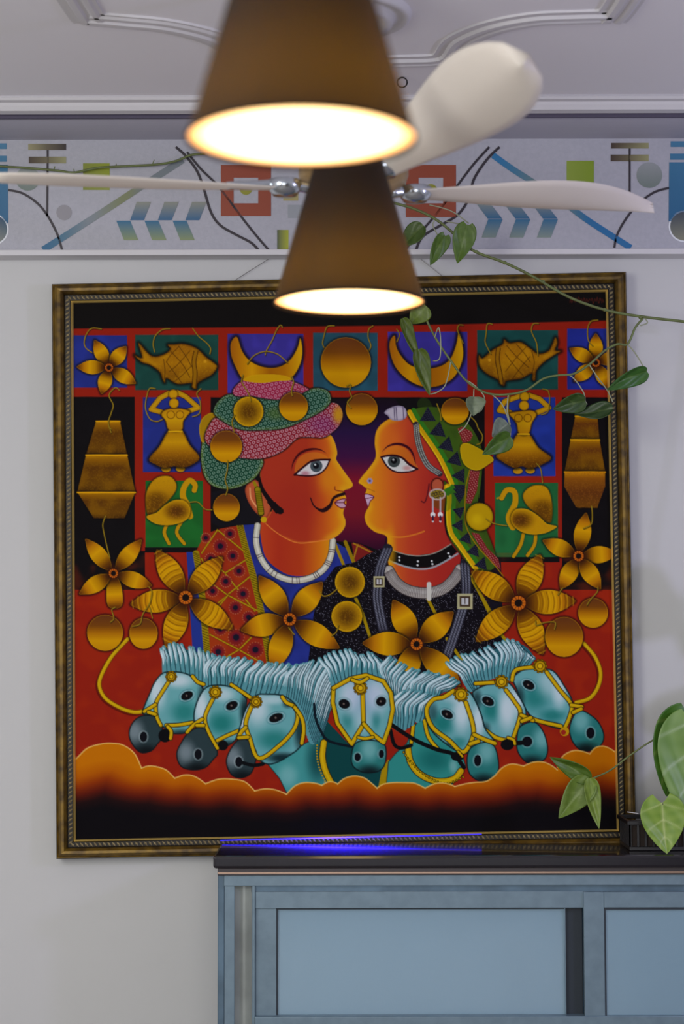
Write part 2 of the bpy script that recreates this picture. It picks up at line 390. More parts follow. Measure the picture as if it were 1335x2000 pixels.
GB, GM, GD = (222, 152, 22), (165, 98, 18), (78, 38, 14)
def coin(cx, cy, r, ry=None, kind=0):
    s = disc(cx, cy, r, ry).shadow(6, .6)
    if kind == 0:
        s.vgrad([(0, (100, 52, 30)), (.3, (120, 66, 25)), (.5, (178, 110, 20)), (.72, (216, 152, 16)), (1, (200, 135, 20))])
        s.rim((225, 160, 40), 1.8, .6)
    elif kind == 1:
        s.fill(205, 150, 30).blob(cx, cy, r*.98, (ry or r)*.98, (88, 52, 18), .95).grain((150, 105, 35), .58, .5).rim((215, 165, 35), 4, .8)
    else:
        s.fill(190, 150, 25).blob(cx-r*.2, cy+r*.2, r*.6, r*.6, (215, 175, 40), .8).rim((140, 100, 15), 4, .5)
    return s
def petal(b, t, w, ridged=False, blunt=False):
    bx, by = b; tx, ty = t; dx, dy = tx-bx, ty-by; L = math.hypot(dx, dy); ux, uy = dx/L, dy/L; nx, ny = -uy, ux
    prof = [(.17, .22), (.35, .44), (.55, .5), (.75, .38), (.9, .18), (1, 0)] if not blunt else [(.17, .3), (.4, .46), (.6, .5), (.8, .5), (.95, .36), (1, 0)]
    L1 = [(bx+ux*L*a+nx*w*q, by+uy*L*a+ny*w*q) for a, q in prof]
    L2 = [(bx+ux*L*a-nx*w*q, by+uy*L*a-ny*w*q) for a, q in reversed(prof[:-1])]
    s = Shape([(bx+ux*L*.1, by+uy*L*.1)] + L1 + L2, k=3).shadow(6, .65)
    s.grad(b, t, [(0.1, (60, 28, 12)), (.25, (105, 58, 16)), (.42, (186, 126, 14)), (.6, (220, 158, 16)), (.78, (190, 118, 22)), (.97, (95, 48, 16))])
    s.rim((228, 168, 50), 1.5, .5)
    if ridged:
        for q in range(7):
            f = .28 + .1*q; hw = np.interp(f, [a for a, _ in prof], [b_ for _, b_ in prof])*.88
            m = [(bx+ux*L*f+nx*w*h+ux*L*.05*(1-4*h*h)*.9, by+uy*L*f+ny*w*h+uy*L*.05*(1-4*h*h)*.9) for h in (-hw, -.3*hw, .3*hw, hw)]
            line(m, 1.8, (110, 58, 14), al=.55); m2 = [(x+ux*4, y+uy*4) for x, y in m]; line(m2, 2, (240, 185, 60), al=.45)
def flower(c, tips, w, r, ridged=False, blunts=()):
    for i, t in enumerate(tips): petal(c, t, w, ridged, i in blunts)
    disc(c[0], c[1], r*1.75).blob(c[0], c[1], r*1.9, r*1.9, (55, 25, 15), .95)
    s = disc(c[0], c[1], r); s.fill(205, 105, 35); disc(c[0], c[1], r*.5).fill(25, 16, 16)
    n = 12
    for k in range(n):
        a = k*math.tau/n; line([(c[0]+r*.55*math.cos(a), c[1]+r*.55*math.sin(a)), (c[0]+r*math.cos(a), c[1]+r*math.sin(a))], 1.1, (90, 25, 12), False)
    s.outline((60, 22, 10), 1.3)
def hook(*p, w=2.2):
    q = list(p); line([(x+1.2, y+1.6) for x, y in q], w, (25, 15, 12), al=.6); line(q, w, (125, 98, 42)); line(q, w*.4, (190, 160, 90), al=.7)

# --- backdrop and panels
IMG[:] = C(148, 32, 18)
def top_edge(x): return np.interp(x, [140, 500, 750, 1000, 1190], [642, 639, 636, 631, 626])
IMG[:] += (C(20, 17, 17) - IMG)*ss((top_edge(PX)-PY)/3 + .5)[..., None]
blu, pur, tea, gre, blk = (36, 46, 128), (58, 48, 142), (26, 66, 60), (28, 106, 38), (18, 15, 18)
for x0, y0, x1, y1, c in ((143, 655, 248, 757, blu), (264, 654, 426, 762, tea), (444, 652, 592, 768, pur), (611, 650, 737, 763, (36, 74, 92)),
        (757, 648, 912, 764, pur), (931, 645, 1089, 761, (24, 68, 66)), (1107, 642, 1205, 761, (34, 44, 138)),
        (140, 775, 263, 1152, blk), (262, 1076, 283, 1132, blk), (279, 776, 392, 922, blu), (284, 939, 396, 1070, gre), (283, 1069, 397, 1079, blk),
        (411, 776, 946, 1086, blk), (963, 776, 1084, 930, (34, 52, 142)), (966, 943, 1089, 1090, (32, 108, 52)), (967, 1088, 1092, 1098, blk),
        (1097, 776, 1210, 1152, blk)):
    rect(x0, y0, x1, y1, c).cloudy(tuple(int(v*1.22) for v in c), .5)
Shape([(950, 1096), (978, 1098), (982, 1240), (940, 1260)], False).fill(22, 18, 30)
# between the heads
s = Shape([(655, 780), (770, 778), (830, 860), (770, 1060), (752, 1080), (700, 1060), (560, 1050), (640, 860)], False)
s.vgrad([(0, (24, 14, 24)), (.22, (40, 20, 62)), (.38, (62, 18, 62)), (.52, (120, 20, 42)), (.75, (118, 24, 38)), (.9, (78, 14, 42)), (1, (40, 10, 35))])
# lower red field varies softly
s = Shape([(100, 1080), (1240, 1080), (1240, 1660), (100, 1660)], False); s.cloudy((172, 48, 16), .35)
# clouds
cl = ZI((190, 905), (230, 885), (300, 820), (400, 790), (480, 785), (560, 800), (640, 860), (675, 930), (690, 965)) 
bumps = [ZI((150, 960), (230, 885), (300, 820), (400, 790), (480, 785), (560, 800), (640, 860), (690, 965)),
    ZI((690, 965), (740, 950), (800, 955), (870, 980), (930, 1038)), ZI((930, 1038), (1000, 1015), (1060, 1020), (1110, 1045), (1155, 1080)),
    ZJ((5, 1078), (100, 1045), (200, 1045), (290, 1065), (360, 1130)), ZJ((360, 1130), (430, 1115), (500, 1120), (560, 1140), (590, 1155)),
    ZJ((590, 1155), (650, 1095), (720, 1070), (800, 1075), (845, 1090)), ZJ((845, 1090), (890, 1065), (930, 1065), (960, 1080)),
    ZJ((960, 1080), (1010, 1040), (1080, 1022), (1150, 1035), (1200, 1070), (1245, 1110)), ZK((207, 1110), (250, 1082), (320, 1070), (400, 1070), (480, 1075), (555, 1110)),
    ZK((555, 1110), (620, 1080), (680, 1072), (740, 1085), (770, 1098)), ZK((770, 1098), (850, 1078), (920, 1068), (1000, 1060), (1060, 1020)),
    ZL((25, 975), (60, 935), (100, 908), (150, 898), (220, 912)), ZL((220, 912), (290, 885), (360, 885), (420, 912), (455, 940)),
    ZL((455, 920), (475, 870), (510, 830), (570, 805), (630, 810), (680, 828)), ZL((680, 828), (720, 785), (780, 775), (850, 810), (920, 880))]
cloudline = np.concatenate([spline(b, False, 5) for b in bumps])
def clouds():
    P = np.concatenate([[(-150, 1500)], cloudline, [(1500, 1470), (1500, 1900), (-150, 1900)]])
    s = Shape(P, False)
    t = np.clip(.6*(s.Y-1505)/85 + .4*s.d/85, 0, 1)
    mixin(s.sl, s.a, ramp(t, [(0, (205, 115, 12)), (.25, (185, 92, 12)), (.45, (140, 50, 15)), (.62, (92, 26, 16)), (.8, (34, 16, 18)), (1, (16, 13, 18))]))
    for b in bumps: line(b, 2.6, (235, 190, 135), al=.85)

# --- pendants at the left and right
def lantern(rows, dark=(92, 52, 18)):
    for i in range(len(rows)-1):
        (l0, r0, y0), (l1, r1, y1) = rows[i], rows[i+1]
        s = Shape([(l0, y0), (r0, y0), (r1, y1), (l1, y1)], False).shadow(5, .7)
        s.vgrad([(0, (205, 138, 25)), (.12, (150, 95, 20)), (.35, dark), (.8, (105, 65, 22)), (1, (70, 40, 16))])
        s.cloudy((150, 100, 25), .45); s.grain((140, 95, 30), .6, .35)
        line([(l0, y0+1), (r0, y0+1)], 3, (225, 160, 40), False)
lantern([(188, 234, 822), (168, 248, 888), (151, 264, 961), (183, 243, 1012)])
lantern([(1123, 1166, 812), (1114, 1170, 858), (1102, 1181, 921), (1126, 1166, 992)], (98, 50, 22))
Shape([(1102, 921), (1181, 921), (1181, 950), (1166, 990), (1124, 990), (1101, 950)], False).vgrad([(0, (215, 140, 30)), (.2, (140, 80, 26)), (.6, (98, 50, 22)), (1, (110, 65, 25))]).grain((150, 90, 40), .6, .4)
hook(*ZA((470, 1130), (450, 1060), (470, 990), (485, 930), (455, 860), (500, 805), (530, 825)))
flower(ZE((487, 815))[0], ZE((285, 565), (690, 570), (765, 905), (500, 1070), (240, 965)), 31, 10, blunts=(3,))
flower(ZH((850, 690))[0], ZH((905, 375), (590, 575), (1130, 670), (720, 930), (1010, 930)), 33, 11)
flower(ZA((455, 660))[0], ZA((350, 460), (580, 505), (650, 775), (400, 850), (222, 655)), 27, 9)
flower(ZD((975, 625))[0], ZD((975, 412), (785, 520), (815, 760), (1070, 810), (1180, 560)), 27, 9)
# fish
def fish(pts, band, lines, eye):
    s = Shape(pts, k=4).shadow(8, .75)
    s.vgrad([(0, (150, 92, 28)), (.45, (172, 112, 26)), (1, (92, 52, 18))]); s.cloudy((200, 140, 30), .5)
    s.rim((80, 42, 14), 5, .55); s.grain((205, 150, 50), .64, .25)
    for l in lines: line(l, 1.5, (78, 42, 14), al=.75)
    line(band, 6, (150, 100, 26), al=.9); line([(x+4, y) for x, y in band], 1.6, (70, 35, 12)); line([(x-4, y) for x, y in band], 1.6, (70, 35, 12))
    disc(eye[0], eye[1], 3).fill(210, 150, 60); s.outline((60, 30, 10), 1.1, .6)
fish(ZA((640, 570), (695, 588), (668, 480), (740, 558), (790, 580), (860, 560), (900, 525), (880, 495), (925, 492), (1000, 488), (1090, 520), (1160, 585), (1215, 625), (1238, 655), (1200, 710), (1130, 750), (1095, 775), (1085, 812), (1055, 800), (1050, 772), (950, 778), (872, 735), (858, 768), (842, 742), (820, 690), (750, 640), (690, 620)),
    ZA((1085, 540), (1070, 620), (1078, 700), (1070, 800)), [ZA((900, 540), (990, 640), (1040, 730)), ZA((960, 505), (1020, 590), (1050, 650)), ZA((870, 620), (930, 700), (980, 770)), ZA((1040, 540), (950, 640), (890, 690)), ZA((1050, 650), (980, 720), (930, 760)), ZA((960, 510), (900, 570), (870, 620)), ZA((850, 600), (860, 680), (855, 740))], ZA((1150, 615))[0])
fish(ZD((130, 570), (155, 592), (230, 530), (300, 490), (312, 455), (350, 482), (430, 475), (500, 520), (560, 560), (630, 540), (660, 490), (682, 440), (697, 480), (680, 532), (722, 540), (680, 565), (600, 620), (545, 680), (535, 750), (515, 745), (512, 700), (430, 740), (330, 755), (312, 790), (285, 780), (270, 750), (180, 700), (130, 640)),
    ZD((270, 520), (262, 600), (280, 700), (290, 770)), [ZD((330, 500), (400, 580), (490, 660)), ZD((320, 560), (380, 640), (450, 720)), ZD((400, 490), (460, 560), (500, 620)), ZD((470, 510), (390, 600), (320, 690)), ZD((500, 580), (430, 660), (370, 745)), ZD((510, 540), (530, 620), (515, 700))], ZD((205, 605))[0])
for h in (ZA((400, 380), (330, 375), (290, 420), (275, 480), (290, 520), (330, 550)), ZA((895, 378), (840, 385), (790, 430), (775, 490), (785, 545)), ZA((1060, 375), (1085, 410), (1110, 440), (1160, 480), (1190, 520), (1185, 560)),
    ZD((225, 345), (190, 345), (180, 420), (175, 480), (215, 560)), ZD((560, 340), (520, 345), (510, 400), (545, 480), (555, 570)), ZD((990, 315), (940, 325), (915, 380), (920, 460), (950, 500))): hook(*h)
# dancers
def dancer(skirt, torso, head, bun, arms, feet, waist):
    for f in feet: disc(f[0], f[1], 9, 6).shadow(4, .5).fill(195, 140, 40)
    s = Shape(skirt, k=4).shadow(8, .75); s.vgrad([(0, (170, 112, 22)), (.35, (208, 150, 26)), (.6, (165, 105, 22)), (.85, (108, 62, 18)), (1, (80, 45, 15))]); s.rim((80, 45, 15), 4, .5); s.grain((190, 130, 50), .62, .3)
    for a in arms: line(a, 12, (20, 12, 12), False, al=.6); line(a, 9.5, (190, 135, 35), False); line(a, 3, (215, 165, 60), False, al=.6)
    s = Shape(torso, k=4).shadow(5, .7); s.vgrad([(0, (190, 130, 35)), (.5, (210, 155, 35)), (1, (175, 115, 25))]); s.outline((110, 65, 15), 1.2, .7)
    cx, cy = np.array(torso).mean(0)
    for q in (-9, 9): disc(cx+q, cy-5, 7.5).fill(205, 145, 40).outline((110, 60, 15), 1, .8)
    line(waist, 3, (225, 170, 50), False)
    for c_, r_ in ((bun, 9), (head, 9.5)): disc(c_[0], c_[1], r_).shadow(3, .5).fill(205, 148, 30).rim((120, 72, 20), 3, .5)
dancer(ZA((890, 1115), (980, 1115), (1040, 1220), (1110, 1310), (1060, 1360), (1000, 1382), (925, 1375), (850, 1385), (780, 1355), (745, 1320), (820, 1230)),
    ZA((850, 975), (835, 1005), (865, 1045), (890, 1112), (980, 1112), (992, 1050), (1020, 1010), (1040, 978), (980, 958), (900, 958)), ZA((925, 918))[0], ZA((920, 852))[0],
    [ZA((845, 985), (760, 962), (825, 880), (890, 845)), ZA((1030, 975), (1100, 950), (1010, 870), (950, 840))], ZA((868, 1395), (972, 1393)), ZA((888, 1122), (984, 1122)))
dancer(ZD((410, 1140), (490, 1140), (560, 1240), (650, 1310), (600, 1355), (500, 1390), (440, 1375), (380, 1385), (290, 1335), (255, 1295), (350, 1230)),
    ZD((370, 985), (350, 1000), (400, 1060), (420, 1138), (488, 1138), (512, 1060), (545, 1000), (500, 970)), ZD((455, 935))[0], ZD((460, 870))[0],
    [ZD((355, 985), (275, 970), (315, 905), (430, 865)), ZD((540, 990), (635, 950), (565, 885), (490, 860))], ZD((410, 1408), (500, 1405)), ZD((412, 1142), (492, 1142)))
for h in (ZA((790, 812), (750, 810), (730, 860), (718, 950), (750, 1030), (800, 1050), (840, 1035)), ZA((1120, 812), (1090, 850), (1115, 910), (1110, 990), (1060, 1015)), ZD((590, 815), (630, 830), (640, 900), (625, 980), (580, 1000)), ZD((350, 860), (340, 960), (350, 1100), (345, 1180))): hook(*h)
# peacocks
def peacock(tail, body, neck, legs, fc, bc):
    s = Shape(tail, k=4).shadow(5, .5); s.vgrad([(0, (205, 148, 25)), (.35, (190, 132, 25)), (1, (90, 52, 18))]); s.blob(fc[0], fc[1], 26, 24, (85, 48, 18), .7); s.grain((180, 125, 40), .62, .4); s.outline((120, 75, 20), 1, .6)
    for l in legs: line(l, 9, (18, 30, 15), al=.5); line(l, 6.5, (195, 140, 28))
    line(neck, 12, (18, 30, 15), al=.5); line(neck, 9.5, (200, 145, 28), w0=13)
    s = Shape(body, k=4).shadow(5, .5); s.fill(200, 145, 25); s.blob(bc[0], bc[1], 30, 21, (88, 48, 18), .95); s.grain((190, 120, 60), .62, .35); s.rim((205, 150, 32), 4, .7)
peacock(ZE((730, 370), (722, 250), (760, 160), (820, 115), (900, 115), (942, 170), (930, 230), (870, 300), (790, 372), (755, 400)),
    ZE((728, 402), (800, 375), (860, 322), (930, 285), (1000, 290), (1042, 340), (1030, 410), (980, 445), (900, 465), (820, 462), (762, 440)),
    ZE((1040, 400), (1020, 320), (990, 255), (1000, 190), (1040, 142), (1078, 175), (1072, 215)), [ZE((880, 450), (855, 520), (890, 600)), ZE((980, 440), (945, 520), (1000, 600))], ZE((800, 290))[0], ZE((945, 365))[0])
peacock(ZH((650, 440), (658, 330), (640, 230), (600, 182), (520, 180), (462, 220), (448, 265), (480, 325), (560, 395), (610, 435)),
    ZH((692, 475), (620, 455), (560, 400), (480, 352), (400, 350), (362, 400), (370, 455), (420, 505), (500, 532), (590, 527), (650, 505)),
    ZH((375, 480), (345, 410), (390, 310), (385, 225), (330, 213), (293, 270)), [ZH((450, 530), (430, 610), (380, 692)), ZH((540, 530), (530, 610), (480, 685))], ZH((590, 350))[0], ZH((430, 430))[0])
line(ZH((293, 262), (260, 272)), 3, (190, 140, 40), False)
# crescents
def crescent(pts, flip=False):
    s = Shape(pts, k=5).shadow(9, .8)
    a, b = ((0, (140, 82, 22)), (1, (220, 160, 25)))
    s.hgrad([(0, (165, 92, 28)), (.3, (215, 150, 22)), (.55, (165, 95, 20)), (.75, (180, 110, 20)), (1, (222, 165, 28))]); s.rim((230, 170, 40), 2, .5); s.outline((70, 30, 10), 1, .5)
crescent(ZB((305, 215), (262, 260), (265, 350), (300, 440), (350, 520), (450, 545), (600, 545), (700, 510), (760, 420), (780, 320), (765, 225), (745, 290), (700, 370), (640, 420), (560, 440), (470, 425), (390, 380), (340, 310)))
crescent(ZC((335, 205), (300, 250), (305, 340), (345, 440), (430, 525), (540, 575), (650, 570), (750, 520), (810, 430), (832, 320), (800, 185), (780, 270), (740, 370), (670, 425), (560, 445), (450, 420), (380, 350), (345, 280)))
for h in (ZB((635, 145), (620, 130), (590, 170), (560, 240), (520, 310), (510, 345)), ZB((380, 410), (430, 350), (510, 320), (600, 340), (670, 400)), ZB((1010, 135), (960, 140), (940, 190), (925, 260), (940, 300)), ZB((1290, 135), (1260, 160), (1255, 220), (1275, 280), (1250, 330)),
    ZC((830, 130), (800, 130), (790, 170), (830, 260)), ZC((350, 160), (370, 200), (350, 250))): hook(*h)
coin(675, 708, 49); coin(706, 799.5, 31)
hook(*ZB((1100, 570), (1130, 560), (1120, 610), (1135, 650), (1105, 690), (1130, 730)))

# --- man: tunic, coat, neck and head
Shape([(364, 1078), (384, 1078), (404, 1290), (376, 1276)], False).fill(36, 52, 140)
s = Shape(ZF((320, 312), (470, 310), (500, 380), (1000, 430), (1120, 500), (1185, 600), (1000, 660), (890, 930), (850, 1320), (700, 1385), (480, 1385), (300, 1000)), False)
s.fill(38, 50, 138).cloudy((30, 38, 112), .6)
Shape(ZF((1135, 445), (1200, 455), (1300, 515), (1160, 585)), False).fill(120, 30, 28)
line(ZF((1150, 560), (1180, 460)), 3, (170, 120, 50), False); line(ZF((1150, 450), (1270, 510)), 3, (170, 120, 50), False)
line(ZF((1090, 440), (1150, 585)), 7, (150, 120, 30), False); line(ZF((1012, 445), (1075, 600)), 6, (165, 130, 40), False)
s = Shape(ZF((2, 522), (50, 430), (85, 378), (190, 342), (325, 318), (370, 500), (430, 720), (480, 950), (520, 1180), (552, 1372), (300, 1300), (85, 1258), (50, 1000)), False)
s.fill(150, 42, 22).cloudy((168, 62, 22), .6)
for b in (ZF((328, 320), (372, 500), (432, 720), (482, 950), (522, 1180), (553, 1372)), ZE((1085, 672), (1120, 900), (1148, 1200), (1165, 1400))):
    line(b, 13, (158, 132, 38)); P = spline(b, False, 12)
    for q in range(0, len(P)-1, 1): line([(P[q][0]-6, P[q][1]-3), (P[q][0]+6, P[q][1]+2)], 1.1, (40, 30, 12), False, .8)
for l in (ZF((165, 352), (360, 510)), ZF((50, 520), (165, 352)), ZF((100, 560), (220, 665), (435, 940)), ZF((385, 560), (220, 665)), ZF((240, 820), (400, 690)), ZF((130, 745), (240, 825), (470, 945)), ZF((30, 740), (130, 745), (50, 560)),
    ZF((240, 825), (170, 880)), ZF((110, 1110), (320, 1220), (540, 1345)), ZF((320, 1220), (410, 1130)), ZF((320, 1220), (210, 1285)), ZF((240, 825), (130, 960), (70, 1040))):
    line(l, 3.6, (70, 42, 14), False); line(l, 2.6, (182, 142, 45), False)
for x, y, r in ((185, 470, 50), (255, 380, 40), (275, 540, 42), (320, 650, 42), (225, 725, 42), (350, 815, 45), (130, 795, 40), (295, 915, 46), (390, 985, 44), (300, 1130, 58), (440, 1220, 55), (170, 1235, 50), (185, 1070, 46), (115, 560, 40), (80, 410, 34)):
    c_ = ZF((x, y))[0]; R = r*.2697
    disc(c_[0], c_[1], R).fill(122, 26, 28, al=.8)
    for q in range(16):
        a = q*math.tau/16; disc(c_[0]+R*math.cos(a), c_[1]+R*math.sin(a), 1.25, m=3).fill(190, 110, 80, al=.75)
    disc(c_[0], c_[1], R*.62).fill(110, 22, 40); disc(c_[0], c_[1], R*.4).fill(24, 22, 40)
# hair behind the neck
Shape(ZF((120, 80), (330, 30), (470, 0), (500, 120), (520, 260), (480, 310), (325, 318), (180, 330), (120, 300)), False).fill(22, 20, 26)
# neck
nk = Shape(ZF((478, 300), (560, 220), (985, 380), (985, 470), (975, 545), (930, 620), (830, 678), (700, 682), (600, 635), (515, 552), (482, 430)), k=4)
nk.hgrad([(0, (190, 66, 34)), (.25, (172, 48, 28)), (.55, (178, 58, 28)), (.8, (212, 112, 36)), (1, (228, 160, 50))])
P = ZF((455, 320), (445, 440), (480, 560), (560, 660), (690, 715), (820, 705), (930, 640), (985, 540), (1000, 430))
line(P, 13.5, (60, 55, 50)); line(P, 11, (190, 185, 172)); line([(x, y-1.5) for x, y in P], 3.5, (222, 218, 208), al=.8)
PP = spline(P, False, 8)
for i in (6, 14, 15, 22, 24, 26, 33, 35, 36, 43, 44, 45, 51, 52, 53, 58, 59):
    a, b = PP[i], PP[i+1]; dx, dy = b-a; L = math.hypot(dx, dy); nx, ny = -dy/L*6, dx/L*6
    line([(a[0]-nx, a[1]-ny), (a[0]+nx, a[1]+ny)], 1.6, (72, 55, 62), False, .85)
man = ZB((478, 1110), (520, 1085), (640, 1035), (740, 950), (860, 930), (960, 915), (1000, 950), (1022, 1010), (1030, 1060), (1022, 1100), (1050, 1145), (1095, 1210), (1142, 1278), (1128, 1308), (1082, 1325), (1080, 1350), (1092, 1372)) + \
    ZF((1095, 150), (1092, 185), (1078, 205), (1074, 240), (1090, 285), (1085, 330), (1050, 378), (985, 418), (860, 440), (740, 445), (620, 390), (515, 305), (545, 240), (560, 190), (500, 90), (478, 0))
s = Shape(man, k=4)
s.hgrad([(0, (170, 50, 32)), (.5, (168, 50, 30)), (.68, (196, 82, 34)), (.82, (218, 120, 40)), (1, (226, 160, 55))])
s.blob(575, 985, 60, 70, (160, 42, 30), .7); s.rim((230, 165, 60), 17, .85, (620, 0, 1, 0, 30)); s.blob(640, 935, 26, 40, (222, 140, 48), .6); s.rim((214, 110, 48), 6, .5, (0, 1040, 0, 1, 12))
s.outline((235, 175, 80), .8, .35)
line(ZF((515, 308), (620, 390), (740, 445), (860, 438), (985, 418)), 1.8, (230, 130, 70), al=.8)
line(ZB((700, 1180), (715, 1120), (760, 1060), (830, 1030), (900, 1030), (950, 1055)), 5, (70, 14, 20), taper=True)
lid = Shape(ZB((725, 1200), (740, 1110), (800, 1060), (880, 1050), (950, 1075), (960, 1110), (860, 1110), (790, 1160))); lid.fill(216, 130, 50, al=.55)
e = Shape(ZB((730, 1212), (790, 1160), (860, 1112), (975, 1105), (950, 1160), (900, 1205), (830, 1222))); e.fill(212, 205, 210); e.blob(*ZB((800, 1205))[0], 12, 7, (170, 90, 110), .7)
disc(*ZB((880, 1150))[0], 12, 12).fill(70, 80, 88); disc(*ZB((878, 1148))[0], 6).fill(18, 18, 26); disc(*ZB((872, 1140))[0], 2).fill(200, 205, 210)
line(ZB((722, 1214), (790, 1155), (860, 1110), (978, 1104)), 4, (50, 12, 22)); line(ZB((978, 1104), (950, 1165), (895, 1210), (820, 1222), (722, 1214)), 3, (50, 12, 22))
line(ZB((1015, 1300), (1020, 1325), (1080, 1335)), 2, (140, 50, 25))
line(ZF((838, 120), (865, 180), (925, 212), (975, 180), (1010, 118), (1080, 90)), 6.5, (38, 14, 20), w0=2); line(ZF((870, 188), (925, 212), (975, 182), (1000, 135)), 8.5, (38, 14, 20), taper=True)
lp = Shape(ZF((1015, 155), (1060, 130), (1095, 130), (1080, 155), (1096, 175), (1085, 192), (1050, 190))); lp.fill(196, 150, 175).outline((110, 25, 40), 1.2)
line(ZF((1015, 155), (1085, 155)), 1.5, (90, 15, 30), False)
# ear, sideburn and earring
s = Shape(ZF((365, 60), (390, 10), (440, -10), (490, 40), (545, 130), (550, 200), (520, 260), (470, 250), (420, 200), (380, 130))); s.fill(185, 85, 55).rim((120, 40, 25), 4, .6); line(ZF((400, 50), (410, 130), (470, 210)), 3, (225, 150, 110))
line(ZF((465, -30), (490, 60), (560, 160), (620, 215)), 13, (22, 14, 18), w0=5); Shape(ZF((520, 150), (585, 150), (648, 228), (590, 235)), False).fill(22, 14, 18); line(ZF((430, 10), (455, 60)), 6, (150, 125, 40), False)
line(ZF((455, 60), (480, 230)), 13, (60, 50, 15), False); line(ZF((455, 60), (480, 225)), 10, (150, 130, 45), False)
for q in range(12): line(ZF((440+q*2, 75+q*13), (480+q*2, 72+q*13)), 1, (60, 55, 20), False)
disc(*ZF((500, 278))[0], 6).fill(205, 160, 50)
# turban
def wrap(pts, c, lc, ring, yl=None):
    s = Shape(pts, k=4).shadow(4, .6); s.fill(*c); s.rim(lc, 9, .6); s.rings(ring, al=.62)
    s.outline((20, 15, 20), 1.2, .6); return s
wrap(ZB((75, 940), (48, 1020), (45, 1100), (65, 1210), (115, 1285), (200, 1316), (300, 1310), (400, 1265), (465, 1200), (492, 1100), (350, 1060), (200, 1040)), (22, 66, 46), (140, 160, 50), (160, 190, 168))
Shape(ZB((135, 765), (65, 795), (34, 860), (40, 940), (60, 980), (110, 930), (170, 840))).fill(168, 125, 38).rim((200, 160, 60), 3, .6)
p = wrap(ZB((150, 800), (95, 870), (72, 950), (110, 1010), (200, 1050), (330, 1092), (500, 1095), (640, 1040), (740, 952), (830, 942), (930, 945), (1005, 900), (1050, 850), (1072, 780), (1050, 715), (1000, 690), (950, 715), (820, 800), (640, 870), (460, 890), (330, 885), (230, 840)), (132, 26, 40), (160, 56, 56), (214, 176, 184))
p.blob(*ZB((930, 850))[0], 48, 30, (105, 30, 110), .45); p.rings((205, 170, 190), al=.3); p.blob(*ZB((1040, 780))[0], 16, 24, (198, 140, 62), 1)
wrap(ZB((265, 628), (185, 665), (138, 735), (150, 785), (230, 842), (330, 885), (460, 892), (640, 878), (800, 815), (930, 745), (985, 680), (972, 615), (920, 588), (860, 585), (800, 605), (600, 655), (420, 640)), (24, 64, 46), (104, 134, 54), (150, 186, 168)).blob(*ZB((590, 770))[0], 30, 18, (90, 120, 40), .5)
wrap(ZB((345, 530), (275, 600), (300, 645), (420, 648), (550, 668), (700, 665), (800, 612), (825, 590), (720, 540), (600, 500), (450, 505)), (150, 34, 66), (160, 60, 90), (210, 165, 185))
Shape(ZB((350, 530), (400, 498), (500, 486), (640, 494), (705, 525), (600, 535), (480, 548))).fill(205, 152, 30).rim((225, 175, 60), 2, .5)
coin(485, 804, 29, kind=1); coin(573, 794, 28); coin(441.5, 872, 31); coin(442, 991, 26, 27)
for h in (ZB((350, 490), (340, 540), (375, 600), (400, 650), (405, 680)), ZB((700, 500), (715, 540), (700, 600), (705, 640)), ZB((290, 780), (270, 830), (285, 900)), ZB((240, 1110), (235, 1180), (220, 1250), (238, 1310), (225, 1360)), ZE((1040, 300), (1100, 300), (1150, 350), (1200, 355))): hook(*h)

# --- woman: sequinned dress, neck, face, jewellery, veil
s = Shape(ZG((345, 585), (430, 530), (560, 478), (700, 520), (1090, 500), (1190, 680), (1335, 930), (1480, 1240), (1335, 1280), (1100, 1330), (820, 1450), (640, 1400), (300, 1300), (0, 1340), (20, 1200), (45, 960), (110, 740), (200, 620)), False)
s.fill(17, 13, 20).specks((150, 148, 165), .958, .75).specks((90, 85, 105), .93, .5)
line(ZG((560, 470), (575, 400)), 3, (30, 12, 30), False)
for l in (ZG((870, 850), (940, 985)), ZG((350, 850), (400, 960), (455, 1135)), ZG((1190, 690), (1320, 960)), ZH((80, 860), (215, 1100)), ZH((285, 1250), (345, 1330)), ZG((1010, 1140), (1120, 1300))): line(l, 6, (165, 135, 30), False)
wom = ZC((290, 812), (230, 855), (198, 910), (190, 990), (198, 1080), (160, 1150), (75, 1258), (98, 1288), (120, 1305)) + ZG((428, 60), (412, 105), (425, 140), (440, 185), (425, 215), (414, 260), (432, 318), (490, 368), (572, 398), (578, 470), (582, 560), (600, 650), (660, 715), (760, 765), (880, 775), (1000, 720), (1095, 620), (1100, 500), (1010, 390), (990, 250), (1000, 100), (985, 0)) + ZC((742, 1300), (700, 1200), (640, 1080), (560, 960), (480, 850), (425, 775), (360, 800))
s = Shape(wom, k=4)
s.hgrad([(0, (226, 150, 45)), (.12, (222, 135, 45)), (.3, (210, 100, 42)), (.5, (185, 62, 38)), (.75, (168, 42, 34)), (1, (160, 38, 34))])
s.rim((232, 168, 60), 14, .85, (790, 0, -1, 0, 30)); s.blob(855, 960, 45, 80, (162, 40, 34), .6); s.blob(765, 870, 30, 40, (214, 105, 45), .5)
s.blob(740, 1105, 25, 20, (225, 140, 45), .8); s.outline((90, 20, 20), .8, .4)
line(ZG((575, 398), (680, 405), (780, 385), (845, 362)), 3, (228, 140, 60), al=.7)
line(ZC((245, 1045), (290, 1005), (360, 990), (430, 1015), (470, 1070), (490, 1160)), 5, (60, 14, 26), taper=True)
lid = Shape(ZC((245, 1085), (290, 1020), (360, 1005), (430, 1035), (480, 1120), (500, 1165), (400, 1095), (320, 1075))); lid.fill(218, 125, 48, al=.6)
e = Shape(ZC((240, 1085), (320, 1075), (390, 1095), (440, 1140), (495, 1170), (430, 1190), (350, 1190), (285, 1155))); e.fill(210, 208, 212); e.blob(*ZC((425, 1165))[0], 12, 7, (190, 110, 110), .6)
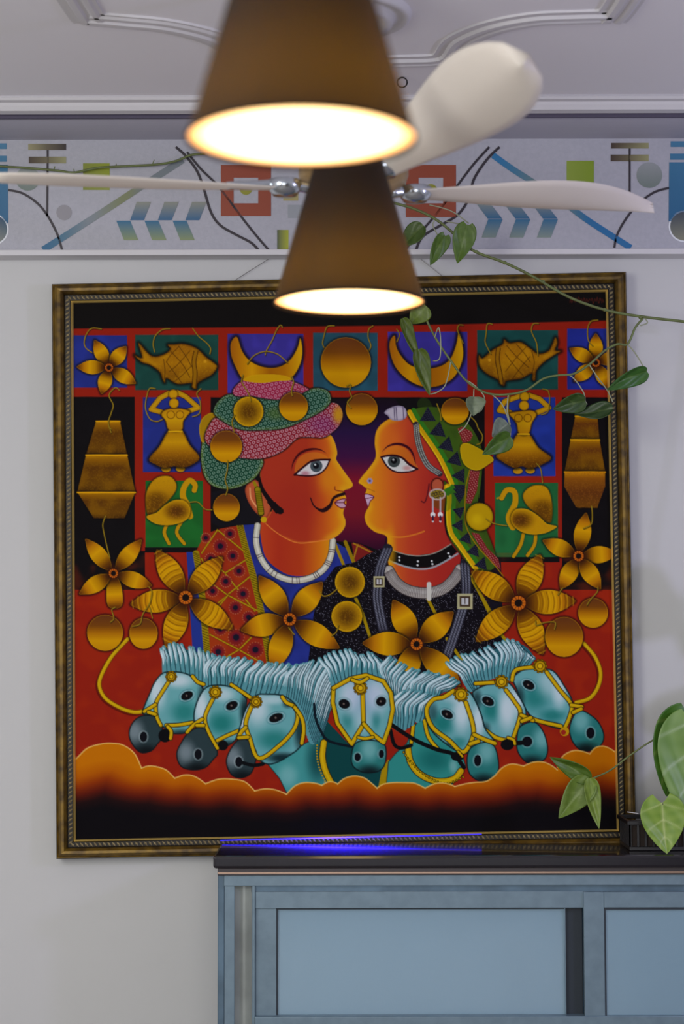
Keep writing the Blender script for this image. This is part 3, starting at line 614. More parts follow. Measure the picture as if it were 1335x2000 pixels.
disc(*ZC((330, 1115))[0], 12).fill(62, 68, 72); disc(*ZC((330, 1112))[0], 6).fill(16, 14, 20); disc(*ZC((325, 1105))[0], 2).fill(190, 190, 200)
line(ZC((238, 1085), (320, 1072), (390, 1092), (440, 1138), (500, 1172)), 4, (50, 14, 24)); line(ZC((238, 1085), (285, 1158), (350, 1194), (440, 1192), (500, 1172)), 3, (50, 14, 24))
for q in range(6): a = q*math.tau/6; disc(*ZC((155+14*math.cos(a), 1258+14*math.sin(a)))[0], 2.2, m=3).fill(150, 140, 190)
disc(*ZC((155, 1258))[0], 2).fill(60, 30, 60)
line(ZC((120, 1305), (190, 1335)), 2, (190, 110, 40), False)
Shape(ZG((412, 105), (430, 92), (482, 112), (455, 145), (440, 185), (425, 150))).fill(200, 165, 195).outline((110, 25, 45), 1.1); line(ZG((412, 128), (478, 115)), 1.5, (90, 15, 40), False)
# choker and necklace
b = Shape(ZG((582, 480), (650, 515), (780, 540), (920, 520), (1040, 455), (1085, 510), (1000, 580), (880, 625), (760, 628), (600, 580)), False); b.fill(14, 12, 14)
line(ZG((582, 478), (660, 516), (790, 540), (920, 520), (1040, 455)), 2, (150, 145, 135)); line(ZG((590, 575), (700, 615), (820, 636), (930, 615), (1088, 525)), 3.4, (150, 155, 165))
for x, y in ((665, 550), (665, 572), (800, 580), (797, 608), (900, 578), (1020, 522), (1030, 545), (905, 600)): disc(*ZG((x, y))[0], 2.1, m=3).fill(205, 205, 210)
s.blob(*ZG((600, 500))[0], 14, 60, (226, 160, 50), .7)
P = ZG((590, 650), (640, 730), (730, 790), (860, 810), (980, 780), (1060, 710), (1105, 640))
line(P, 23, (60, 50, 50)); line(P, 20, (172, 164, 160)); line([(x, y-2) for x, y in P], 6, (205, 200, 198), al=.6)
PP = spline(P, False, 11)
for i in range(len(PP)-1):
    a, b2 = PP[i], PP[i+1]; dx, dy = b2-a; L = math.hypot(dx, dy); nx, ny = -dy/L*10, dx/L*10
    line([(a[0]-nx, a[1]-ny), (a[0]+nx, a[1]+ny)], 1.3, (62, 52, 58), False, .7)
line(ZG((880, 745), (880, 850)), 9, (200, 195, 190), False)
# braided chains
for P in (ZG((580, 490), (530, 620), (515, 720), (505, 850), (540, 1040), (560, 1110)), ZG((590, 1250), (640, 1330)), ZG((1140, 600), (1150, 760), (1140, 860), (1090, 1030), (1040, 1180), (1000, 1290))):
    for o, cc in ((0, (34, 32, 44)),): line(P, 20, cc)
    for o in (-6, 0, 6): Q = [(x+o, y) for x, y in P]; line(Q, 3.6, (122, 124, 142), al=.85)
    PP = spline(P, False, 9)
    for i in range(0, len(PP)-1):
        for o in (-6, 0, 6): line([(PP[i][0]+o-2, PP[i][1]-2), (PP[i][0]+o+2, PP[i][1]+2)], 1.1, (45, 42, 58), False, .8)
for x, y, r in ((518, 728, 40), (1140, 870, 56)):
    c_ = ZG((x, y))[0]; R = r*.2697
    rect(c_[0]-R, c_[1]-R, c_[0]+R, c_[1]+R, (175, 168, 140)); rect(c_[0]-R*.68, c_[1]-R*.68, c_[0]+R*.68, c_[1]+R*.68, (62, 44, 34)); rect(c_[0]-R*.45, c_[1]-R*.45, c_[0]+R*.45, c_[1]+R*.45, (190, 188, 195))
    line([(c_[0], c_[1]-R*.5), (c_[0], c_[1]+R*.3)], 1.6, (60, 44, 40), False)
# veil
veil = ZC((430, 765), (500, 732), (600, 722), (700, 740), (800, 790), (880, 860), (935, 950), (968, 1050), (965, 1200), (945, 1380)) + ZH((125, 240), (125, 330), (170, 470), (220, 600), (252, 700), (248, 760), (200, 797), (100, 790)) + ZG((1200, 640), (1090, 500), (1020, 390), (1000, 250), (1005, 100), (988, 0)) + ZC((742, 1300), (700, 1200), (640, 1080), (560, 960), (470, 840))
v = Shape(veil, k=4).shadow(5, .6); v.fill(62, 92, 22).cloudy((48, 74, 20), .6)
inner = ZC((430, 768), (475, 845), (560, 965), (640, 1085), (700, 1205), (738, 1300)) + ZG((1000, 30), (1012, 120), (1005, 250), (1025, 380), (1100, 490), (1205, 640))
def off(P, o):
    P = spline(P, False, 4); T = np.gradient(P, axis=0); T /= np.linalg.norm(T, axis=1)[:, None]+1e-9
    return [(p[0]+t[1]*o, p[1]-t[0]*o) for p, t in zip(P, T)]
line(off(inner, 4.5), 10, (212, 160, 30), k=1); line(off(inner, 1), 2, (235, 195, 80), k=1); line(off(inner, 13), 8.5, (48, 128, 28), k=1); line(off(inner, 36), 26, (58, 98, 22), k=1, al=.35)
for x, y, r, a in ((575, 790, 50, 30), (650, 895, 52, 40), (712, 1000, 50, 45), (772, 1105, 48, 45), (808, 1220, 46, 60), (812, 1335, 42, 80)):
    c_ = ZC((x, y))[0]; t = Shape([(c_[0]+r*.37*math.cos(math.radians(a+q)), c_[1]+r*.37*math.sin(math.radians(a+q))) for q in (-120, 0, 120)], False); t.fill(20, 20, 34).rings((78, 78, 108), 4.2, 4.2, .5)
for x, y, r, a in ((1100, 50, 36, 90), (1100, 110, 36, 90), (1098, 220, 38, 80), (1095, 320, 38, 60), (1150, 415, 40, 50), (1205, 505, 42, 50), (1262, 600, 42, 50)):
    c_ = ZG((x, y))[0]; t = Shape([(c_[0]+r*.37*math.cos(math.radians(a+q)), c_[1]+r*.37*math.sin(math.radians(a+q))) for q in (-120, 0, 120)], False); t.fill(20, 20, 34).rings((78, 78, 108), 4.2, 4.2, .5)
for P in (ZC((790, 880), (820, 865), (890, 900), (900, 930), (880, 970), (830, 990)), ZC((880, 1180), (950, 1180), (930, 1330), (890, 1420), (850, 1420)), ZG((1170, 0), (1230, 0), (1215, 90), (1180, 165), (1150, 150)),
          ZG((1185, 370), (1240, 380), (1300, 480), (1380, 560), (1400, 640), (1340, 600), (1250, 480))):
    t = Shape(P, False); t.fill(120, 26, 30); t.rings((205, 150, 140), 5, 4.4, .6, r0=.2)
line(ZC((880, 1170), (850, 1300), (845, 1400)) + ZG((1140, 200), (1150, 330), (1230, 470), (1340, 590), (1420, 690)), 1.8, (165, 120, 30))
P = ZC((490, 850), (500, 950), (530, 1060), (580, 1150), (660, 1205)); line(P, 12, (44, 38, 46))
for o in (-3.6, 0, 3.6): line([(x+o, y-o*.5) for x, y in P], 2.4, (165, 165, 160))
PP = spline(P, False, 8)
for p_ in PP: line([(p_[0]-5, p_[1]+1), (p_[0]+5, p_[1]-2)], .9, (60, 55, 60), False, .8)
s = Shape(ZC((260, 765), (290, 735), (350, 714), (400, 722), (422, 760), (415, 800), (370, 822), (310, 815), (285, 785))); s.fill(190, 178, 200).rim((130, 115, 150), 5, .6)
for o in (330, 345, 395): line(ZC((o, 725), (o+6, 815)), 1.5, (70, 55, 95))
coin(888, 803, 27, 26)
s = Shape(ZC((815, 1000), (880, 990), (1045, 1090), (1010, 1140), (930, 1182), (850, 1150), (815, 1080))).shadow(4, .5); s.fill(188, 150, 25).rim((210, 175, 60), 3, .6)
coin(936, 1009.5, 26, 27, kind=2)
# ear ring
disc(*ZG((940, 30))[0], 12, 14).fill(178, 82, 58).outline((90, 25, 20), 2)
s = disc(*ZG((940, 95))[0], 15, 10); s.fill(70, 56, 40).outline((185, 160, 165), 2); s.rings((190, 160, 70), 5, 5, .8)
for x in (908, 962):
    line(ZG((x, 120), (x, 240)), 3.4, (180, 165, 180), False); disc(*ZG((x, 242))[0], 5).fill(225, 220, 225); disc(*ZG((x, 290))[0], 2.2).fill(210, 200, 205); line(ZG((x, 255), (x, 280)), 4, (60, 30, 60), False)
line(ZG((880, 20), (870, 90), (850, 150), (825, 145)), 2.6, (90, 20, 30))
for h in (ZC((880, 790), (920, 830), (940, 880), (970, 930), (960, 980), (930, 995)), ZC((640, 700), (665, 770), (670, 820)), ZH((180, 420), (240, 455), (330, 470)), ZH((545, 20), (575, 60), (590, 160))): hook(*h)
# chest ornaments
coin(683, 1137, 29, 30, 1); coin(677, 1204, 30, 30, 1)
flower(ZE((1010, 990))[0], ZE((800, 645), (610, 1040), (870, 1362)) + ZF((200, 548), (275, 1068)), 44, 14, True)
flower(ZF((688, 1000))[0], ZF((465, 685), (925, 730), (335, 1080), (560, 1372), (1047, 1208)), 44, 13)
flower(ZG((790, 1180))[0], ZG((620, 858), (1055, 945), (398, 1172), (680, 1465), (1105, 1482)), 46, 12.5, blunts=(3,))
flower(ZH((415, 1030))[0], ZH((575, 680), (75, 800), (828, 1015), (108, 1308), (592, 1402)), 47, 15, True)
for h in (ZF((900, 790), (930, 830), (980, 820), (1030, 780)), ZF((990, 1120), (1025, 1090), (1040, 1040)), ZF((680, 1060), (720, 1110)), ZA((470, 1105), (460, 1100)), ZE((430, 400), (410, 460), (420, 530), (440, 620), (460, 700)), ZH((945, 330), (950, 400), (940, 460), (885, 490))): hook(*h)

# --- horses
def mane(top, bot, n, bend=8, w=5.5):
    T, B = spline(top, False, 10), spline(bot, False, 10)
    Shape(np.concatenate([T, B[::-1]]), False, m=6).fill(40, 92, 104); seam = []
    span = np.hypot(*(T[-1]-T[0])); w = max(w*1.15, 1.25*span/n)
    for i in range(n):
        f = (i+.5)/n; a = T[int(f*(len(T)-1))]; b = B[int(f*(len(B)-1))]
        a = a + NRNG.uniform(-1.5, 1.5, 2); d = b-a; e = bend + NRNG.uniform(-1.5, 1.5)
        P = [tuple(a+np.array([e*2.0, -5+NRNG.uniform(-2, 2)])), tuple(a+d*.06+np.array([e*1.0, 0])), tuple(a+d*.3+np.array([-e*.35, 0])), tuple(a+d*.65+np.array([-e*.1, 0])), tuple(b)]
        line(P, w*.85, (86, 146, 158), k=4, w0=w*.7); line([(x-w*.12, y-1) for x, y in P[:-1]], w*.62, (174, 202, 214), taper=True, k=4, al=.95)
        line([(x-w*.2, y) for x, y in P[:-1]], w*.28, (214, 228, 238), taper=True, k=4, al=.8)
        seam.append([(x+w*.46, y+1) for x, y in P])
    for Q in seam: line(Q, 1.6, (16, 48, 60), k=4, al=.8)
def muzzle(pts, nos, light, nr=(7, 10), tone=0):
    s = Shape(pts, k=4); base = (44, 60, 66) if tone == 0 else (42, 118, 118)
    s.fill(*base); cx, cy = np.array(pts).mean(0)
    s.blob(light[0], light[1], 24, 30, (128, 140, 150) if tone == 0 else (120, 178, 182), .85)
    s.blob(cx, np.array(pts)[:, 1].max(), 34, 20, (12, 16, 20), .85); s.outline((14, 22, 28), 1.6, .8)
    disc(nos[0], nos[1], nr[0]+3.5, nr[1]+3.5).blob(nos[0], nos[1], nr[0]+5, nr[1]+5, (176, 190, 196), 1)
    disc(nos[0], nos[1], nr[0], nr[1]).fill(14, 14, 22)
def head(pts, hl, tl, dk):
    s = Shape(pts, k=4); s.fill(104, 166, 174)
    for x, y, rx, ry, al in tl: s.blob(x, y, rx, ry, (28, 118, 116), al)
    for x, y, rx, ry, al in hl: s.blob(x, y, rx*1.3, ry*1.2, (196, 212, 224), min(1, al*1.15))
    for x, y, rx, ry, al in dk: s.blob(x, y, rx, ry, (12, 32, 38), al)
    s.outline((14, 34, 40), 1.8, .85); return s
def eye(c, rx=11, ry=7, ang=0):
    ca, sa = math.cos(math.radians(ang)), math.sin(math.radians(ang))
    def el(k): return [(c[0]+(rx*k*math.cos(t))*ca-(ry*k*math.sin(t))*sa, c[1]+(rx*k*math.cos(t))*sa+(ry*k*math.sin(t))*ca) for t in [q*math.tau/12 for q in range(12)]]
    Shape(el(1.55), k=2).blob(c[0], c[1], rx*1.6, rx*1.6, (22, 78, 88), .6); s = Shape(el(1.2), k=2); s.outline((165, 190, 200), 1.2, .7); Shape(el(1), k=2).fill(16, 14, 18)
    disc(c[0]-1, c[1], 2, m=3).fill(110, 95, 90)
def rosette(c, r=11):
    for q in range(10): a = q*math.tau/10; disc(c[0]+r*.85*math.cos(a), c[1]+r*.85*math.sin(a), 3, m=3).fill(150, 112, 20).outline((60, 42, 10), .8, .7)
    disc(c[0], c[1], r*.8).fill(195, 150, 30).outline((90, 62, 12), 1.2); disc(c[0], c[1], r*.4).fill(225, 180, 60).outline((110, 75, 15), 1)
def arr(f, L, s=.2697): return [(f((x, y))[0][0], f((x, y))[0][1], rx*s, ry*s, al) for x, y, rx, ry, al in L]

# necks
Shape(ZJ((860, 600), (1050, 800), (1300, 960), (1260, 1120), (990, 1080), (900, 1080), (850, 900)), False).fill(14, 66, 68)
s = Shape(ZJ((450, 930), (600, 870), (720, 790), (850, 720), (870, 860), (880, 1000), (900, 1100), (640, 1130), (600, 1160), (540, 1040)), False); s.fill(66, 148, 150); s.blob(*ZJ((820, 900))[0], 30, 60, (18, 70, 74), .9); s.blob(*ZJ((600, 1020))[0], 26, 30, (130, 185, 190), .7); s.outline((14, 40, 46), 1.4, .6)
strap(ZJ((860, 780), (850, 880), (870, 980), (915, 1075)), 11)
for q in range(14): disc(*ZJ((812-8*math.sin(q/4.5)+q*q*.35, 800+q*20))[0], 1.7, m=3).fill(190, 150, 40)
Shape(ZK((215, 1110), (240, 980), (290, 900), (330, 1000), (300, 1110)), False).fill(175, 140, 25)
s = Shape(ZK((420, 790), (350, 850), (290, 920), (275, 1080), (560, 1110), (750, 1085), (850, 960), (780, 700), (560, 560), (480, 660)), False); s.fill(48, 138, 134); s.blob(*ZK((620, 900))[0], 44, 32, (20, 100, 98), .8); s.blob(*ZK((760, 950))[0], 12, 20, (150, 190, 195), .6); s.outline((14, 40, 46), 1.4, .6)
strap(ZK((430, 820), (450, 920), (520, 1010), (640, 1060), (760, 1045), (815, 985)), 11); strap(ZK((470, 650), (455, 780)), 6); strap(ZK((550, 620), (580, 740), (650, 830)), 6)
for q in range(22):
    t = q/21; disc(*ZK((400+430*t**1.15, 850+230*math.sin(min(1, t*1.25)*1.57)-(t > .8)*(t-.8)*260))[0], 2.1, m=3).fill(195, 155, 35).outline((50, 38, 10), .8)
# manes
mane(ZI((840, 130), (930, 85), (1050, 115), (1160, 140), (1250, 180)), ZI((850, 275), (960, 272), (1060, 300), (1140, 350), (1200, 375)), 13, -2, 8)
mane(ZJ((0, 190), (120, 180), (260, 205), (400, 225), (540, 235), (660, 250)), ZJ((0, 385), (120, 370), (200, 365), (330, 440), (470, 435), (580, 440)), 20, 6, 8)
mane(ZJ((600, 240), (700, 225), (800, 215), (900, 240), (930, 330), (930, 480)), ZJ((570, 445), (650, 480), (710, 580), (740, 700), (780, 780), (850, 700)), 24, 5, 8)
mane(ZJ((860, 200), (940, 150), (1050, 130), (1150, 165), (1230, 150), (1310, 210)), ZJ((930, 380), (990, 345), (1050, 305), (1160, 285), (1260, 310), (1300, 340)), 14, -4, 9)
mane(ZK((230, 180), (350, 240), (500, 290), (620, 320), (720, 390)), ZK((270, 380), (330, 500), (320, 620), (450, 640), (600, 470)), 20, 8, 8)
mane(ZK((480, 300), (620, 310), (720, 380)), ZK((440, 480), (540, 500), (640, 440)), 9, 12, 8)
mane(ZK((330, 430), (400, 430), (500, 450), (590, 480)), ZK((320, 630), (370, 690), (450, 650), (540, 600)), 9, 10, 8)
mane(ZK((760, 235), (850, 175), (960, 155), (1100, 85), (1210, 60), (1290, 90), (1345, 160)), ZK((880, 400), (920, 380), (1000, 320), (1080, 300), (1180, 320), (1210, 260), (1320, 200)), 22, -7, 9)
# heads (far ones first)
def H1():
    head(ZI((850, 275), (785, 345), (752, 420), (712, 515), (700, 570), (760, 585), (830, 650), (880, 690), (930, 715), (1040, 690), (1120, 520), (1135, 390), (1050, 300), (960, 270)), arr(ZI, [(800, 400, 70, 150, .95), (960, 330, 110, 60, .8)]), arr(ZI, [(1000, 560, 130, 110, .8)]), arr(ZI, [(1140, 500, 60, 200, .9), (980, 720, 140, 50, .8)]))
    muzzle(ZI((640, 620), (603, 690), (612, 770), (680, 850), (760, 840), (805, 790), (840, 740), (835, 650), (780, 590), (700, 585)), ZI((705, 738))[0], ZI((640, 700))[0])
    disc(*ZI((860, 730))[0], 13).fill(14, 14, 18)
    eye(ZI((1020, 440))[0], 12, 8, -25)
    for p_ in (ZI((900, 320), (830, 430), (795, 500), (800, 590), (830, 655)), ZI((710, 555), (790, 505)), ZI((740, 560), (790, 575)), ZI((870, 655), (960, 652), (1060, 635)), ZI((880, 665), (905, 700), (900, 750)), ZI((1060, 300), (1095, 340), (1140, 358))): strap(p_, 6)
    rosette(ZI((905, 303))[0], 10)
def H2():
    head(ZJ((10, 380), (-55, 480), (-80, 590), (-60, 670), (0, 760), (80, 825), (150, 810), (240, 730), (300, 500), (280, 440), (220, 390), (120, 365)), arr(ZJ, [(-30, 520, 60, 150, .95), (130, 430, 90, 60, .7)]), arr(ZJ, [(120, 640, 130, 110, .9)]), arr(ZJ, [(290, 560, 50, 160, .9), (170, 800, 120, 50, .8)]))
    muzzle(ZI((985, 770), (945, 860), (975, 950), (1060, 978), (1150, 962), (1210, 900), (1240, 850), (1190, 720), (1110, 670), (1030, 710)), ZI((1100, 865))[0], ZI((1010, 850))[0])
    disc(*ZJ((130, 800))[0], 10).fill(14, 14, 18)
    eye(ZJ((195, 512))[0], 12, 8, -25)
    for p_ in (ZJ((70, 440), (15, 550), (0, 620), (30, 710), (90, 820)), ZJ((90, 765), (160, 730), (240, 695)), ZI((1020, 705), (1070, 650), (1130, 610)), ZI((1090, 655), (1140, 655)), ZJ((190, 360), (250, 400), (350, 470))): strap(p_, 6)
    rosette(ZJ((75, 415))[0], 12)
def H3():
    head(ZJ((370, 440), (300, 530), (262, 640), (240, 740), (300, 790), (390, 905), (480, 935), (600, 880), (700, 790), (705, 620), (650, 500), (560, 440), (450, 430)), arr(ZJ, [(380, 540, 90, 130, .75), (280, 620, 35, 120, .9), (500, 470, 90, 40, .6)]), arr(ZJ, [(500, 760, 160, 100, .8)]), arr(ZJ, [(690, 700, 60, 180, .8), (560, 890, 160, 50, .9), (600, 500, 50, 40, .7)]))
    muzzle(ZJ((185, 830), (155, 920), (190, 1010), (260, 1035), (330, 1005), (362, 930), (372, 850), (320, 770), (250, 755)), ZJ((245, 920))[0], ZJ((200, 880))[0])
    line(ZJ((270, 925), (350, 945), (420, 935)), 7, (14, 16, 20))
    eye(ZJ((515, 600))[0], 14, 8, -20)
    for p_ in (ZJ((340, 510), (295, 640), (325, 750), (390, 895), (540, 800), (640, 690), (672, 590), (645, 520), (590, 490), (560, 450)), ZJ((650, 525), (700, 600), (715, 690), (700, 785)), ZJ((240, 745), (265, 700), (295, 670)), ZJ((245, 745), (310, 740))): strap(p_, 6.5)
    rosette(ZJ((370, 485))[0], 11)
def H4():
    s = head(ZJ((930, 385), (1050, 318), (1160, 292), (1290, 335), (1345, 410), (1358, 540), (1330, 660), (1300, 790), (1180, 800), (1060, 795), (955, 640), (925, 490)), arr(ZJ, [(1050, 450, 90, 140, .8), (1240, 440, 90, 140, .8), (1140, 620, 60, 100, .5)]), arr(ZJ, [(1030, 600, 50, 120, .6), (1240, 600, 40, 110, .6)]), [])
    s.blob(*ZJ((1150, 450))[0], 55, 55, (160, 165, 215), .35)
    muzzle(ZJ((1090, 785), (1060, 880), (1072, 950), (1130, 990), (1190, 1000), (1260, 985), (1300, 940), (1312, 850), (1290, 785), (1190, 762)), ZJ((1105, 885))[0], ZJ((1190, 830))[0], (6, 8), 1)
    disc(*ZJ((1275, 862))[0], 9, 11).blob(*ZJ((1275, 862))[0], 11, 13, (140, 160, 170), .7); disc(*ZJ((1277, 862))[0], 5, 8).fill(14, 14, 22)
    eye(ZJ((1008, 500))[0], 11, 9, 20); eye(ZJ((1275, 482))[0], 10, 9, -20)
    strap(ZJ((930, 385), (925, 490), (958, 640), (1062, 790), (1148, 645), (1142, 420)), 7, smooth=False); strap(ZJ((1150, 645), (1215, 720), (1293, 780), (1335, 660), (1360, 540), (1345, 420), (1290, 335), (1165, 292), (1050, 318), (930, 385)), 7, smooth=False); strap(ZJ((1110, 742), (1160, 752), (1215, 740)), 5)
    rosette(ZJ((1125, 385))[0], 13); strap(ZJ((1065, 325), (1120, 345), (1175, 315)), 6)
def H5():
    head(ZK((605, 470), (700, 435), (800, 400), (870, 410), (920, 480), (965, 590), (990, 680), (1055, 765), (1050, 800), (900, 840), (830, 860), (720, 800), (600, 690), (552, 560)), arr(ZK, [(820, 560, 70, 160, .85), (940, 620, 50, 140, .9), (760, 460, 90, 40, .4)]), arr(ZK, [(680, 640, 110, 110, .95), (800, 780, 70, 60, .6)]), arr(ZK, [(610, 560, 50, 90, .5), (700, 800, 90, 30, .7)]))
    muzzle(ZK((885, 820), (858, 910), (880, 1010), (960, 1062), (1040, 1042), (1085, 980), (1080, 880), (1050, 800), (980, 778)), ZK((935, 910))[0], ZK((1000, 850))[0], (7, 11), 1)
    eye(ZK((715, 575))[0], 12, 7.5, 30)
    for p_ in (ZK((760, 405), (690, 450), (612, 470), (565, 550), (610, 670), (730, 765), (830, 850), (900, 740), (898, 640), (850, 490)), ZK((910, 722), (980, 755), (1060, 785)), ZK((880, 790), (940, 770))): strap(p_, 7)
    rosette(ZK((815, 432))[0], 14)
    line(ZK((310, 650), (480, 760), (640, 830), (760, 865), (835, 960)), 8, (14, 14, 18)); line(ZK((305, 690), (330, 790), (380, 820), (455, 800)), 7, (14, 14, 18)); disc(*ZK((790, 880))[0], 13, 9).fill(14, 14, 18); strap(ZK((795, 845), (825, 880)), 4)
def H6():
    head(ZK((915, 400), (1050, 345), (1150, 340), (1225, 430), (1285, 550), (1260, 640), (1190, 740), (1130, 770), (1000, 690), (955, 560), (905, 450)), arr(ZK, [(1150, 540, 70, 170, .9), (1220, 470, 50, 120, .9)]), arr(ZK, [(1030, 540, 90, 120, .9)]), arr(ZK, [(930, 470, 50, 90, .7), (990, 680, 50, 60, .6)]))
    muzzle(ZL((195, 640), (175, 720), (180, 810), (235, 882), (300, 892), (370, 860), (387, 780), (355, 670), (290, 605)), ZL((245, 742))[0], ZL((350, 720))[0], (10, 10), 1)
    eye(ZK((1010, 480))[0], 12, 8, 30)
    for p_ in (ZK((920, 352), (1050, 345)), ZK((1140, 400), (1200, 480), (1245, 570), (1195, 740)), ZK((990, 690), (1070, 745), (1150, 765)), ZK((1250, 580), (1335, 620)), ZK((1255, 625), (1320, 600))): strap(p_, 6.5)
    rosette(ZK((1108, 340))[0], 13); disc(*ZK((1150, 795))[0], 13, 11).fill(14, 14, 18); line(ZK((1180, 790), (1260, 780)), 9, (14, 14, 18), False); strap(ZK((1155, 745), (1195, 760), (1205, 790)), 5)
def H7():
    head(ZL((150, 295), (250, 228), (330, 235), (425, 250), (500, 350), (560, 465), (545, 560), (510, 645), (420, 640), (300, 590), (225, 500), (170, 370)), arr(ZL, [(400, 340, 90, 110, .5), (470, 400, 50, 120, .8)], .2809), arr(ZL, [(300, 430, 130, 130, .8), (420, 560, 120, 60, .8)], .2809), arr(ZL, [(190, 440, 50, 130, .7), (370, 620, 130, 30, .7)], .2809))
    muzzle(ZL((570, 560), (540, 650), (560, 740), (620, 802), (700, 802), (762, 760), (777, 690), (735, 600), (655, 538), (605, 530)), ZL((685, 682))[0], ZL((620, 600))[0], (8, 11), 1)
    eye(ZL((255, 348))[0], 12, 8, 30)
    for p_ in (ZL((140, 315), (170, 242), (320, 222)), ZL((380, 258), (470, 380), (552, 485), (540, 570), (510, 640)), ZL((205, 555), (330, 600), (480, 635)), ZL((552, 488), (625, 500)), ZL((565, 540), (620, 515))): strap(p_, 6.5)
    rosette(ZL((335, 217))[0], 13); disc(*ZL((505, 672))[0], 9).fill(200, 150, 40); disc(*ZL((497, 678))[0], 5).fill(160, 40, 30)
for p_ in (ZI((590, 30), (480, 150), (405, 280), (385, 370), (430, 460), (540, 530), (640, 560), (715, 550)), ZL((585, 470), (680, 440), (738, 360), (755, 260), (715, 150), (640, 60))):
    line([(x-3, y+3) for x, y in p_], 9, (60, 10, 8), al=.5); strap(p_, 6.5, dk=(110, 55, 10))
H1(); H2(); H3(); H7(); H6(); H5(); H4()
line(ZJ((790, 500), (800, 600), (840, 700), (900, 770), (1060, 810)), 5, (14, 24, 34))
clouds()
coin(205, 1236, 35, 35); coin(280, 1237, 27.5, 30); coin(1101, 1244, 37, 39); coin(1157.5, 1197, 29, 29)
for h in (ZE((500, 1060), (475, 1080), (490, 1140), (465, 1168)), ZE((745, 915), (765, 950), (750, 1030), (700, 1110), (680, 1180), (625, 1200)), ZE((750, 1060), (770, 1140)), ZH((990, 915), (985, 950), (940, 1000), (910, 1045)), ZH((735, 920), (700, 970)), ZH((540, 1160), (545, 1190), (610, 1170), (680, 1170), (675, 1220))): hook(*h)
# a faint, illegible signature
x = 1112.0
while x < 1176: line([(x, 590+NRNG.uniform(-3, 3)), (x+2, 582+NRNG.uniform(-2, 3)), (x+4, 590+NRNG.uniform(-3, 3))], 1.3, (96, 34, 24), al=.8); x += 5.2
IMG = np.clip(IMG, 0, 1)
_m = ss((IMG[..., 1]-IMG[..., 2])/(IMG[..., 0]+.02)*2.0-.1)*(IMG[..., 0] > IMG[..., 1])      # ochre pigments: deeper and purer
IMG[..., 0] *= 1-.03*_m; IMG[..., 1] *= 1-.03*_m; IMG[..., 2] *= 1-.7*_m
_g = ss((IMG[..., 1]-np.maximum(IMG[..., 0], IMG[..., 2]))*4); IMG[..., 1] *= 1-.12*_g
# ------------------------------------------------------------------ framed painting
pc = at(667, 1100, DW)
fp = empty('framed_painting', (pc.x, DW, at(667, 1670, DW).z), 'square painting of two facing heads above seven blue horses in a gold frame', 'painting')
V = [at(float(x), float(y), DP) for x, y in zip(PX.ravel(), PY.ravel())]
V = np.array([tuple(v) for v in V], np.float32)
idx = np.arange(NP*NP).reshape(NP, NP)
quads = np.stack([idx[:-1, :-1], idx[1:, :-1], idx[1:, 1:], idx[:-1, 1:]], -1).reshape(-1, 4)
me = bpy.data.meshes.new('canvas'); me.vertices.add(len(V)); me.vertices.foreach_set('co', V.ravel())
me.loops.add(quads.size); me.loops.foreach_set('vertex_index', quads.ravel().astype(np.int32))
me.polygons.add(len(quads)); me.polygons.foreach_set('loop_start', np.arange(0, quads.size, 4, dtype=np.int32)); me.update(calc_edges=True)
ca = me.color_attributes.new('paint', 'FLOAT_COLOR', 'POINT')
L_ = np.where(IMG <= .04045, IMG/12.92, ((IMG+.055)/1.055)**2.4)*np.array(PAINT_GAIN, np.float32)
ca.data.foreach_set('color', np.concatenate([np.clip(L_, 0, 1), np.ones((NP, NP, 1), np.float32)], -1).astype(np.float32).ravel())
m_canvas = mat('oil_paint', (255, 255, 255), .6, vcol=True, bump=.03, bscale=240, spec=.03)
me.materials.append(m_canvas); cv_o = bpy.data.objects.new('canvas', me); C_.objects.link(cv_o); cv_o.parent = fp; cv_o.matrix_parent_inverse = Matrix.Translation(-fp.location)
IC = [at(x, y, DP) for x, y in PC]; OC = [at(x, y, DP) for x, y in ((103, 557), (1220, 533), (1240, 1657), (112, 1676))]
m_gilt = mat('gilt_frame', (122, 94, 24), .4, .4, noise=(28, .85, (48, 32, 14)), bump=.2)
m_gilt2 = mat('gilt_dark', (34, 27, 17), .45, .3, noise=(40, .6))
m_fil = mat('gilt_fillet', (236, 202, 112), .3, .35)
m_rope = mat('rope_gold', (214, 196, 150), .35, .3, noise=(120, .6, (70, 54, 30)))
def rail(name, k, prof, m):
    j = (k+1) % 4; V = []; n = len(prof)
    for c in (k, j):
        for t, h in prof: p = OC[c].lerp(IC[c], t); V.append(Vector((p.x, DP-h, p.z)))
    Fc = [(i, (i+1) % n, (i+1) % n+n, i+n) for i in range(n)] + [tuple(range(n))[::-1], tuple(range(n, 2*n))]
    return mesh_obj(name, V, Fc, m, fp)
